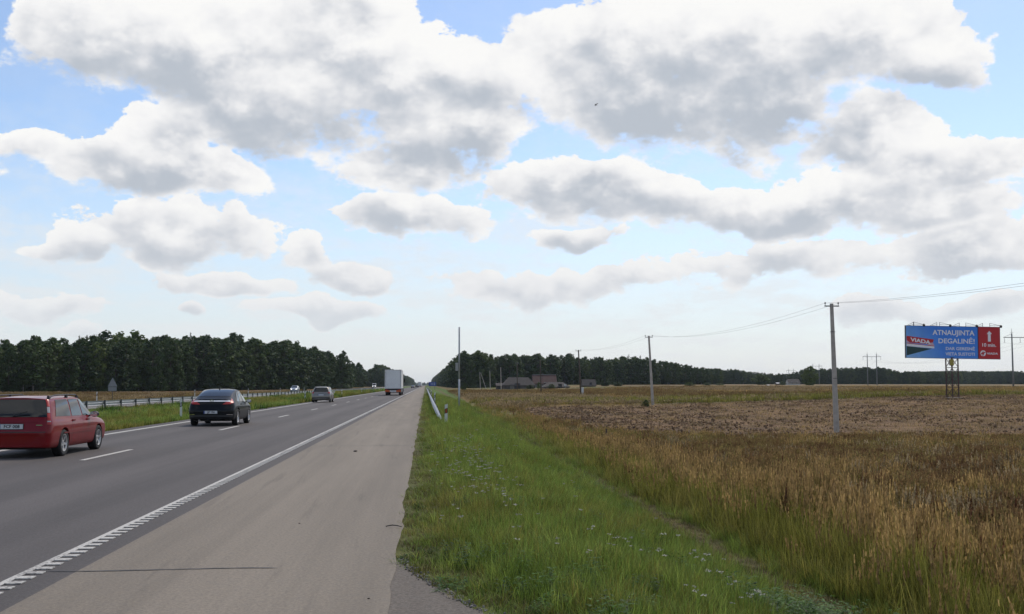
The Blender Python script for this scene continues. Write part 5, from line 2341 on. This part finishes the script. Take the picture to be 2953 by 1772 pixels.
def pylons():
    spec = [(96.5, 60.0, 15.5), (at_depth(2934, 1111, 290).x + 1.2, 290.0, None), (at_depth(2516, 1111, 529).x, 529.0, None), (at_depth(2354, 1111, 794).x, 794.0, None), (at_depth(2282, 1111, 1050).x, 1050.0, None)]
    tops = {290.0: at_depth(2922, 948, 290).z, 529.0: at_depth(2516, 1015, 529).z, 794.0: at_depth(2354, 1047, 794).z, 1050.0: at_depth(2282, 1062, 1050).z}
    labs = ['concrete pylon with two legs on the field before the tall one by the billboard', 'tall two-legged concrete pylon rising beside the red end of the billboard', 'two-legged concrete pylon between the round tree and the billboard',
            'slim two-legged pylon close to the round tree by the white farmhouse', 'faint two-legged pylon far behind the white farmhouse']
    pts = [[], [], []]
    conc = simple('pylon_concrete', (.20, .21, .21), .85, var=.15)
    for (x, y, _), lb in zip(spec, labs):
        z0 = tz(x, y)
        top = tops.get(y, z0 + 15.8) - z0
        arm = top - 2.45
        o = empty('pylon', (x, y, z0), 0.0)
        tag(o, lb, 'pylon', 'two-legged pylons across the field')
        for sx in (-1, 1):
            MB().tube([(sx * 2.35, 0, -.5), (sx * 2.35, 0, top - 1.4)], [.26, .17], 10).build('leg', conc, o, True)
            sp = MB().tube([(sx * 2.35, 0, top - 1.4), (sx * 2.35, 0, top)], [.07, .03], 6).box((sx * 2.35, 0, top - 1.15), (.9, .08, .05))
            sp.build('earth_spike', M_GALVD, o)
        b = MB().box((0, 0, arm), (9.4, .16, .18))
        for sx in (-1, 1):
            b.bar((sx * 4.6, 0, arm + .08), (sx * 2.4, 0, arm + 1.0), .06)
        cb = b.build('crossbeam', M_GALVD, o)
        for k, xx in enumerate((-4.5, 0, 4.5)):
            m = MB()
            for q in range(7):
                m.lathe([(.02, -.08), (.13, -.05), (.13, -.02), (.02, .02)], 8, 'z', (xx, 0, arm - .25 - q * .16))
            m.box((xx, 0, arm - 1.45), (.5, .06, .06))
            m.build('insulator_string', M_PORC, cb)
            pts[k].append(Vector((x + xx, y, z0 + arm - 1.48)))
    for k, nm in enumerate(('nearest the road', 'in the middle', 'furthest from the road')):
        P = []
        for a, b in zip(pts[k][:-1], pts[k][1:]):
            for q in range(24):
                t = q / 24
                p = a.lerp(b, t)
                p.z -= 3.4 * 4 * t * (1 - t)
                P.append(p)
        P.append(pts[k][-1])
        o = MB().tube(P, .014, 5).build('conductor_wire', M_WIRE, None, True)
        tag(o, 'sagging high-voltage wire of the pylon line, the one ' + nm, 'wire')


pylons()

# ------------------------------------------------------------------ billboard


def billboard():
    Y = 133.0
    c = at_depth(2749, 988, Y)
    z0 = tz(c.x, Y)
    root = empty('billboard', (c.x, Y, z0), -YAW + R(3))
    tag(root, 'large blue and red billboard on a lattice tower with lamps along its top edge', 'billboard')
    cz = c.z - z0
    Wd, Ht = 12.0, 3.98
    S = 135.4
    roll = Matrix.Rotation(R(.85), 4, 'Y')

    def put(o, parent=root):
        return o
    # crop pixels (1625 wide) to panel metres
    def U(x):
        return (x - 270) / S - 6

    def Vv(x, y):
        # the panel's own top edge drops a little to the right in the photo: take that out
        yt = 228 + (x - 270) / 1625 * 24
        return Ht / 2 - (y - yt) / 537 * Ht
    board = empty('board', (0, 0, cz))
    board.parent = root
    board.rotation_euler = (0, R(.85), 0)
    fr = MB().box((0, .20, 0), (Wd + .10, .34, Ht + .10)).build('frame', simple('billboard_frame', (.10, .11, .13), .5, metal=.3), board)
    m, B, b = newmat('poster_blue')
    tc = B.n.new('ShaderNodeTexCoord').outputs['Object']
    x, y, z = B.sep(tc)
    f = B.m('ADD', B.lin(x, -6, -1.5, .75, 0), B.m('MULTIPLY', B.lin(z, 2, -2, -.3, .35), B.lin(x, -6, 2, 1, .2)), clamp=True)
    n = B.noise(tc, 1.2, 4, .6)
    col = B.mix(f, (.040, .24, .82), (.26, .54, .88))
    B.put(b.inputs['Base Color'], B.v('SCALE', col, scale=B.lin(n, .3, .7, .94, 1.06)))
    b.inputs['Roughness'].default_value = .45
    blue = m
    red_ = simple('poster_red', (.52, .012, .018), .45, var=.05)
    white = simple('poster_white', (.85, .86, .88), .5, var=.03)
    green = simple('poster_green', (.012, .055, .055), .5, var=.05)
    pale = simple('poster_pink', (.60, .42, .50), .5, var=.05)
    dark = simple('poster_dark', (.012, .016, .035), .5)
    MB().box((0, .02, 0), (Wd, .04, Ht)).build('blue_sheet', blue, board)

    def poly(name, pts, mat, d):
        vs = [(U(px), -d, Vv(px, py)) for px, py in pts]
        n_ = len(vs)
        back = [(p[0], -d + .002, p[2]) for p in vs]
        return MB().add(vs + back, [tuple(range(n_)), tuple(range(n_, 2 * n_))[::-1]] + [(i, (i + 1) % n_, n_ + (i + 1) % n_, n_ + i) for i in range(n_)]).build(name, mat, board)
    poly('red_sheet', [(1520, 247), (1894, 252), (1893, 788), (1519, 783)], red_, .004)
    poly('divider', [(1506, 246), (1521, 246), (1520, 783), (1506, 783)], dark, .006)
    poly('red_ribbon', [(275, 398), (748, 461), (728, 516), (748, 545), (275, 512)], red_, .004)
    poly('ribbon_fold', [(275, 470), (330, 512), (275, 514)], pale, .007)
    poly('ribbon_fold', [(640, 520), (690, 515), (728, 512), (752, 560), (752, 568), (640, 556)], pale, .007)
    poly('ribbon_line', [(275, 517), (752, 568), (752, 578), (275, 528)], red_, .010)
    poly('white_stripe', [(275, 528), (752, 578), (752, 612), (275, 572)], white, .007)
    poly('green_wedge', [(275, 572), (712, 617), (275, 730)], green, .004)
    poly('arrow', [(1710, 312), (1757, 365), (1735, 365), (1735, 494), (1685, 494), (1685, 365), (1665, 365)], white, .008)

    def words(txt, x0, x1, y0, y1, bold=.012, shear=0.0, mat=white, d=.012):
        """lettering fitted to a box on the poster (capital height y0..y1)"""
        me = text_mesh(txt, 1.0, mat, bold, .002)
        cap = text_mesh('H', 1.0, mat, bold, .002)
        co = np.array([v.co[:] for v in me.vertices])
        ch = np.array([v.co[:] for v in cap.vertices])
        lo, hi = co[:, 0].min(), co[:, 0].max()
        cl, chh = ch[:, 2].min(), ch[:, 2].max()
        X0, X1 = U(x0), U(x1)
        xm = (x0 + x1) / 2
        Z0, Z1 = Vv(xm, y1), Vv(xm, y0)
        nx = X0 + (co[:, 0] - lo) / (hi - lo) * (X1 - X0)
        nz = Z0 + (co[:, 2] - cl) / (chh - cl) * (Z1 - Z0) - shear * (nx - (X0 + X1) / 2)
        for v, a, c_, yy in zip(me.vertices, nx, nz, co[:, 1]):
            v.co = (a, -d + yy, c_)
        o = mobj('lettering', me, board)
        return o
    words('ATNAUJINTA', 725, 1452, 303, 388, .02)
    words('DEGALINĖ!', 825, 1452, 447, 528, .02)
    words('DAR GERESNĖ', 952, 1455, 590, 641, .016)
    words('VIETA SUSTOTI', 945, 1453, 680, 732, .016)
    words('VIADA', 340, 690, 452, 517, .035, .135)
    words('10 min.', 1585, 1825, 522, 582, .022)
    words('VIADA', 1662, 1855, 680, 713, .03)
    # round emblem: white disc with a red swoop through it
    cir = [(1598 + 49 * math.cos(a), 692 + 49 * math.sin(a)) for a in np.linspace(0, 2 * math.pi, 28, endpoint=False)]
    poly('emblem_disc', cir, white, .008)
    poly('emblem_swoop', [(1552, 725), (1562, 690), (1585, 672), (1612, 668), (1640, 674), (1634, 688), (1612, 690), (1618, 706), (1604, 716), (1600, 738), (1588, 742), (1582, 704), (1566, 712)], red_, .011)
    poly('emblem_swoop', [(1574, 664), (1600, 655), (1624, 661), (1600, 662)], red_, .011)
    # lamps on arms above the sheet, others for the back
    for fx in (.155, .435, .715, .972):
        x_ = -6 + 12 * fx
        m = MB().tube([(x_ - .85, .2, Ht / 2), (x_ - .85, .2, Ht / 2 + .52)], .028, 6).tube([(x_ - .85, .2, Ht / 2 + .50), (x_ - .10, -.85, Ht / 2 + .16)], .022, 6).tube([(x_ - .85, .2, Ht / 2 + .22), (x_ - .10, -.85, Ht / 2 + .14)], .022, 6)
        a_ = m.build('lamp_arm', M_GALVD, board)
        MB().box((x_, -.95, Ht / 2 + .05), (.20, .26, .26), Matrix.Rotation(R(30), 3, 'X')).build('floodlight', M_MUD, board)
    for fx in (.09, .335, .575, .825):
        x_ = -6 + 12 * fx
        m = MB().tube([(x_, .2, Ht / 2), (x_, .2, Ht / 2 + .50)], .028, 6).tube([(x_, .2, Ht / 2 + .48), (x_ - .55, 1.15, Ht / 2 + .08)], .022, 6).tube([(x_, .2, Ht / 2 + .2), (x_ - .55, 1.15, Ht / 2 + .06)], .022, 6)
        a_ = m.build('lamp_arm', M_GALVD, board)
        MB().box((x_ - .6, 1.25, Ht / 2), (.2, .26, .24)).build('floodlight', M_MUD, board)
    # lattice tower
    zt = cz - Ht / 2 + .1
    rust = simple('tower_steel', (.095, .06, .05), .75, metal=.2, var=.35, scale=1.2)
    tw = empty('tower', (0, .55, 0))
    tw.parent = root
    tw.rotation_euler = (0, 0, R(20))
    q = .50
    cor = [(-q, -q), (q, -q), (q, q), (-q, q)]
    for x_, y_ in cor:
        MB().bar((x_, y_, -.4), (x_, y_, zt), .12).build('leg', rust, tw)
    n_ = 4
    for k in range(n_):
        za, zb = zt * k / n_, zt * (k + 1) / n_
        for i in range(4):
            a_, b_ = cor[i], cor[(i + 1) % 4]
            MB().bar((*a_, za + .05), (*b_, zb - .05), .05).build('brace', rust, tw)
            MB().bar((*b_, za + .05), (*a_, zb - .05), .05).build('brace', rust, tw)
            MB().bar((*a_, zb), (*b_, zb), .06).build('strut', rust, tw)
    yb = MB().box((-.75, -.95, zt - .62), (.52, .22, .74)).build('yellow_box', simple('box_yellow', (.36, .30, .05), .5, var=.2), root)
    MB().box((-1.03, -.95, zt - .62), (.035, .2, .74)).build('box_side', simple('box_pale', (.45, .42, .38), .5), yb)
    ped = MB().box((0, .55, -.15), (1.9, 1.9, .4)).build('footing', M_CONC, root)


billboard()

# ------------------------------------------------------------------ farm
M_ROOFG = simple('roof_grey', (.062, .054, .050), .9, var=.3, scale=.8)
M_ROOFR = simple('roof_red_brown', (.070, .036, .032), .9, var=.25, scale=.8)
M_WALLW = simple('wall_boards', (.085, .075, .068), .9, var=.3, scale=1.2)
M_WALLP = simple('wall_pale', (.17, .155, .14), .9, var=.2, scale=1.2)
M_WALLWH = simple('wall_white', (.50, .50, .48), .85, var=.1)
M_DARKDOOR = simple('dark_door', (.035, .035, .038), .7, var=.2)
M_RIDGE = simple('ridge_cap', (.30, .30, .30), .7)


def house(x0, x1, yr, ye, yb, Y, depth, roof, wall, label, ridge=False, hip=0.0, ridge_in=0.0, doors=(), windows=(), cat='barn', name='barn'):
    """gabled building with its ridge across the view; photo x0..x1, ridge, eave and foot rows at distance Y"""
    a, b = at_depth(x0, ye, Y), at_depth(x1, ye, Y)
    cx, L = (a.x + b.x) / 2, b.x - a.x
    zb = tz(cx, Y)
    o = empty(name, (cx, Y, zb))
    zr, ze = at_depth(x0, yr, Y).z - zb, at_depth(x0, ye, Y).z - zb
    D = depth / 2
    w = MB()
    w.box((0, D, (ze - .3) / 2 - .1), (L - .5, depth - .4, ze + .1))
    hl = L / 2 - .25
    if hip < .5:
        for sx in (-1, 1):
            w.add([(sx * hl, .25, ze - .3), (sx * hl, depth - .25, ze - .3), (sx * hl, D, zr - .15)], [(0, 1, 2)])
    w.build('wall', wall, o)
    rl = L / 2 - ridge_in
    r = MB()
    th = .12
    for sy in (-1, 1):
        y_e = D + sy * (D + .25)
        vs = [(-L / 2, y_e, ze - .1), (L / 2, y_e, ze - .1), (rl - hip, D, zr), (-rl + (hip if ridge_in == 0 else 0), D, zr)]
        vs += [(p[0], p[1], p[2] - th) for p in vs]
        r.add(vs, [(0, 1, 2, 3), (7, 6, 5, 4), (0, 4, 5, 1), (1, 5, 6, 2), (2, 6, 7, 3), (3, 7, 4, 0)])
    if hip:
        r.add([(L / 2, -.25, ze - .1), (L / 2, depth + .25, ze - .1), (rl - hip, D, zr + .01)], [(0, 1, 2)])
        if ridge_in == 0:
            r.add([(-L / 2, -.25, ze - .1), (-L / 2, depth + .25, ze - .1), (-rl + hip, D, zr + .01)], [(0, 1, 2)])
    ro = r.build('roof', roof, o)
    if ridge:
        MB().box((0, D, zr + .06), (L - .1, .4, .16)).build('ridge_cap', M_RIDGE, ro)
        MB().box((-.5, D + .3, zr + .3), (.6, .6, .8)).build('chimney', M_WALLW, ro)
    for u, wd, hh, mt in doors:
        MB().box((u * L / 2, .16, hh / 2 - .02), (wd, .08, hh)).build('door', mt, o)
    for u, zc, wd, hh in windows:
        f = MB().box((u * L / 2, .16, zc), (wd, .08, hh)).build('window', M_WALLWH, o)
        MB().box((u * L / 2, .11, zc), (wd * .8, .03, hh * .8)).build('pane', M_GLASS, f)
    return tag(o, label, cat)


house(1449, 1545, 1088.5, 1111, 1124, 432, 8, M_ROOFG, M_WALLW, 'long grey barn with a sagging hipped roof behind the power poles', hip=2.6, doors=((-.42, 1.6, 2.0, M_WALLP), (-.1, 2.2, 2.2, M_DARKDOOR)))
house(1430, 1452, 1105, 1112, 1124, 436, 5, M_ROOFG, M_WALLW, 'low lean-to shed against the left end of the long grey barn', name='shed', cat='shed', doors=((0, 1.0, 1.5, M_DARKDOOR),))
house(1537, 1607, 1081.5, 1106, 1122, 468, 9, M_ROOFR, M_WALLP, 'farmhouse with a steep red-brown roof and pale ridge behind the barn', ridge=True, name='farmhouse', cat='house', windows=((-.5, 1.6, 1.0, 1.2), (0, 1.6, 1.0, 1.2), (.5, 1.6, 1.0, 1.2)))
house(1566, 1645, 1102.5, 1115.5, 1126, 408, 7, M_ROOFG, M_WALLP, 'low shed with a flat-pitched grey roof in front of the farmhouse', hip=2.4, name='shed', cat='shed', doors=((.25, 1.4, 1.7, M_DARKDOOR), (.62, .9, 1.6, M_WALLWH)))
house(1679, 1720, 1094.5, 1112, 1121, 430, 5, M_ROOFG, M_WALLW, 'small dark wooden hut with a grey roof by itself right of the farm', name='hut', cat='hut', doors=((.2, .9, 1.7, M_DARKDOOR),))
house(2274, 2309, 1093.5, 1105, 1113, 640, 7, M_ROOFG, M_WALLWH, 'white farmhouse with a grey roof beside the round tree', ridge=False, name='farmhouse', cat='house', windows=((-.4, 1.2, .9, 1.1), (.35, 1.2, .9, 1.1)))
house(2239, 2250, 1103.5, 1106.5, 1113, 655, 3, M_WALLWH, M_WALLW, 'tiny shed with a white roof among bushes near the white farmhouse', name='shed', cat='shed')
house(2213, 2220, 1110, 1111.5, 1116, 500, 2, M_WALLWH, M_WALLWH, 'tiny white hut alone on the meadow edge before the distant forest', name='hut', cat='hut')

BUSH = [broadleaf(s, 5.0, 1.6, low=.02, n=24, leaf=.15, per=150, rk=.17, mat=M_LEAF2 if s % 2 else M_LEAF) for s in range(801, 805)]
M_LEAF3 = foliage('garden_foliage', (.075, .120, .030))
ROUND = broadleaf(811, 10.0, 3.4, low=.06, n=36, leaf=.22, per=110, rk=.135, mat=M_LEAF3)


def bush(px, top, Y, wpx, label, k=None, name='bush', cat='bush'):
    p = at_depth(px, 1111, Y)
    z0 = tz(p.x, Y)
    h = at_depth(px, top, Y).z - z0
    crown, trunk = k or BUSH[rng.randrange(4)]
    H = 10.0 if k else 5.0
    w = wpx * Y / FPX
    o = empty(name, (p.x, Y, z0 - .1), rng.random() * 6.28)
    s = h / H
    sx = w / ((8.4 if k else 4.6))
    o.scale = (sx, sx, s)
    mobj('trunk', trunk, o)
    mobj('crown', crown, o)
    return tag(o, label, cat)


bush(1529, 1109, 420, 34, 'dark bush in front of the right end of the long barn')
bush(1553, 1101, 424, 16, 'upright dark bush between the barn and the low shed')
bush(1590, 1107, 398, 30, 'dark bush in front of the low shed')
bush(1338, 1104, 300, 22, 'leafy dark bush at the foot of the forest behind the metal mast')
bush(1990, 1101, 380, 40, 'rounded dark bush on the meadow edge right of the hut')
bush(1745, 1090, 455, 40, 'light green bush beside the small wooden hut')
bush(1780, 1100, 440, 36, 'dark bush spreading right of the light green one')
bush(2040, 1103, 520, 26, 'light low bush before the distant forest')
bush(2075, 1106, 560, 40, 'low bush on the far meadow edge')
bush(2258, 1099, 620, 26, 'dark bush beside the white farmhouse')
bush(2336, 1054, 560, 52, 'big round green tree standing alone beside the white farmhouse', ROUND, 'round_tree', 'tree')
bush(2195, 1078, 660, 60, 'wide dark tree left of the white farmhouse', ROUND, 'round_tree', 'tree')
bush(870, 1103, 470, 40, 'rounded bush at the foot of the forest wall behind the oncoming car')
bush(985, 1106, 560, 50, 'low bush at the end of the forest wall near the road')
bush(1862, 1150, 120, 30, 'low leafy bush at the foot of the second concrete pole')

# ------------------------------------------------------------------ small things


def stake():
    p = at_depth(1747, 1237, 53)
    z0 = tz(p.x, 53)
    o = MB().bar((0, 0, -.2), (.03, 0, p.z - z0), .07).build('stake', M_WOOD)
    o.location = (p.x, 53, z0)
    tag(o, 'thin grey wooden stake standing in the tall grass by the bare strip', 'stake')


stake()
tw = MB().tube([(0, 0, .02), (.12, .015, .035), (.22, -.02, .03), (.30, -.10, .02)], [.008, .009, .008, .005], 6).build('twig', M_BAND, None, True)
tw.location = (-.44, 12.75, .0)
tw.scale = (.62, .7, .8)
tag(tw, 'dark bent twig lying on the edge of the shoulder', 'twig')


def lump(name, x, y, s, mat, label, cat):
    g = random.Random(int(x * 100) + int(y * 10))
    me = bpy.data.meshes.new(name)
    bm = bmesh.new()
    bmesh.ops.create_icosphere(bm, subdivisions=2, radius=1.0)
    for v in bm.verts:
        v.co *= .75 + .5 * g.random()
        v.co.x *= s
        v.co.y *= s * .7
        v.co.z *= s * .4
    bm.to_mesh(me)
    bm.free()
    o = mobj(name, me, None, mat)
    o.location = (x, y, s * .3)
    return tag(o, label, cat)


M_CLOD = simple('dry_mud', (.045, .035, .03), .95, var=.3, scale=20)
lump('mud_clod', -1.69, 27.2, .048, M_CLOD, 'dark clod of mud lying on the shoulder beyond the second joint', 'clod')
lump('mud_clod', -1.46, 13.2, .012, M_CLOD, 'small dark crumb of mud in the middle of the shoulder', 'clod')
lump('mud_clod', -.42, 8.55, .011, M_CLOD, 'tiny dark crumb of mud near the seam with the apron', 'clod')


def gravel():
    pr = []
    for i in range(3):
        g = random.Random(900 + i)
        me = bpy.data.meshes.new('stone')
        bm = bmesh.new()
        bmesh.ops.create_icosphere(bm, subdivisions=1, radius=.012)
        for v in bm.verts:
            v.co *= .7 + .6 * g.random()
        bm.to_mesh(me)
        bm.free()
        me.materials.append(simple('stone_%d' % i, ((.30, .28, .26), (.12, .11, .10), (.20, .17, .14))[i], .9, var=.2, scale=30))
        pr.append(loose('stone_%d' % i, me))
    n = 520
    y = 6.3 + 4.2 * nr.random(n)
    x = np.array([apron_x(v) for v in y]) + nr.normal(.02, .035, n)
    P = np.stack([x, y, np.full(n, .0)], 1)
    s = .3 + .7 * nr.random(n) ** 2
    scatter('gravel', pr, P, nr.random((n, 3)) * 6, np.stack([s, s, s], 1), nr.integers(0, 3, n), 'loose gravel along the broken edge of the apron', 'gravel')


gravel()


def bird():
    p = at_depth(1718, 303, 120)
    m = MB()
    m.tube([(-.20, 0, 0), (-.08, 0, .01), (.06, 0, .01), (.16, 0, .02), (.21, 0, .015)], [.008, .045, .05, .035, .008], 8)
    for sy in (-1, 1):
        m.add([(.07, 0, .03), (-.06, 0, .02), (-.12, sy * .22, .10), (.02, sy * .24, .12), (-.16, sy * .42, .08), (-.08, sy * .44, .09)], [(0, 1, 2, 3), (3, 2, 4, 5)])
    m.add([(-.18, -.02, 0), (-.18, .02, 0), (-.30, .06, 0), (-.30, -.06, 0)], [(0, 1, 2, 3)])
    o = m.build('bird', simple('bird_feathers', (.18, .18, .20), .8), None, True, recalc=False)
    o.location = p
    o.rotation_euler = (R(12), R(-24), R(200))
    o.scale = (.75, .75, .75)
    tag(o, 'dark bird gliding in front of the great grey cloud', 'bird')


bird()

# ------------------------------------------------------------------ air


def haze():
    m = bpy.data.materials.new('thin_haze')
    m.use_nodes = True
    nt = m.node_tree
    nt.nodes.clear()
    out = nt.nodes.new('ShaderNodeOutputMaterial')
    pv = nt.nodes.new('ShaderNodeVolumePrincipled')
    pv.inputs['Color'].default_value = (.80, .90, 1.0, 1)
    pv.inputs['Density'].default_value = 0.00005
    pv.inputs['Anisotropy'].default_value = 0.2
    nt.links.new(pv.outputs[0], out.inputs['Volume'])
    o = MB().box((0, 2960, 22), (8300, 6300, 54)).build('haze', m)
    tag(o, 'thin pale haze in the air over the whole landscape', 'haze', kind='stuff')
    m.cycles.homogeneous_volume = True


haze()
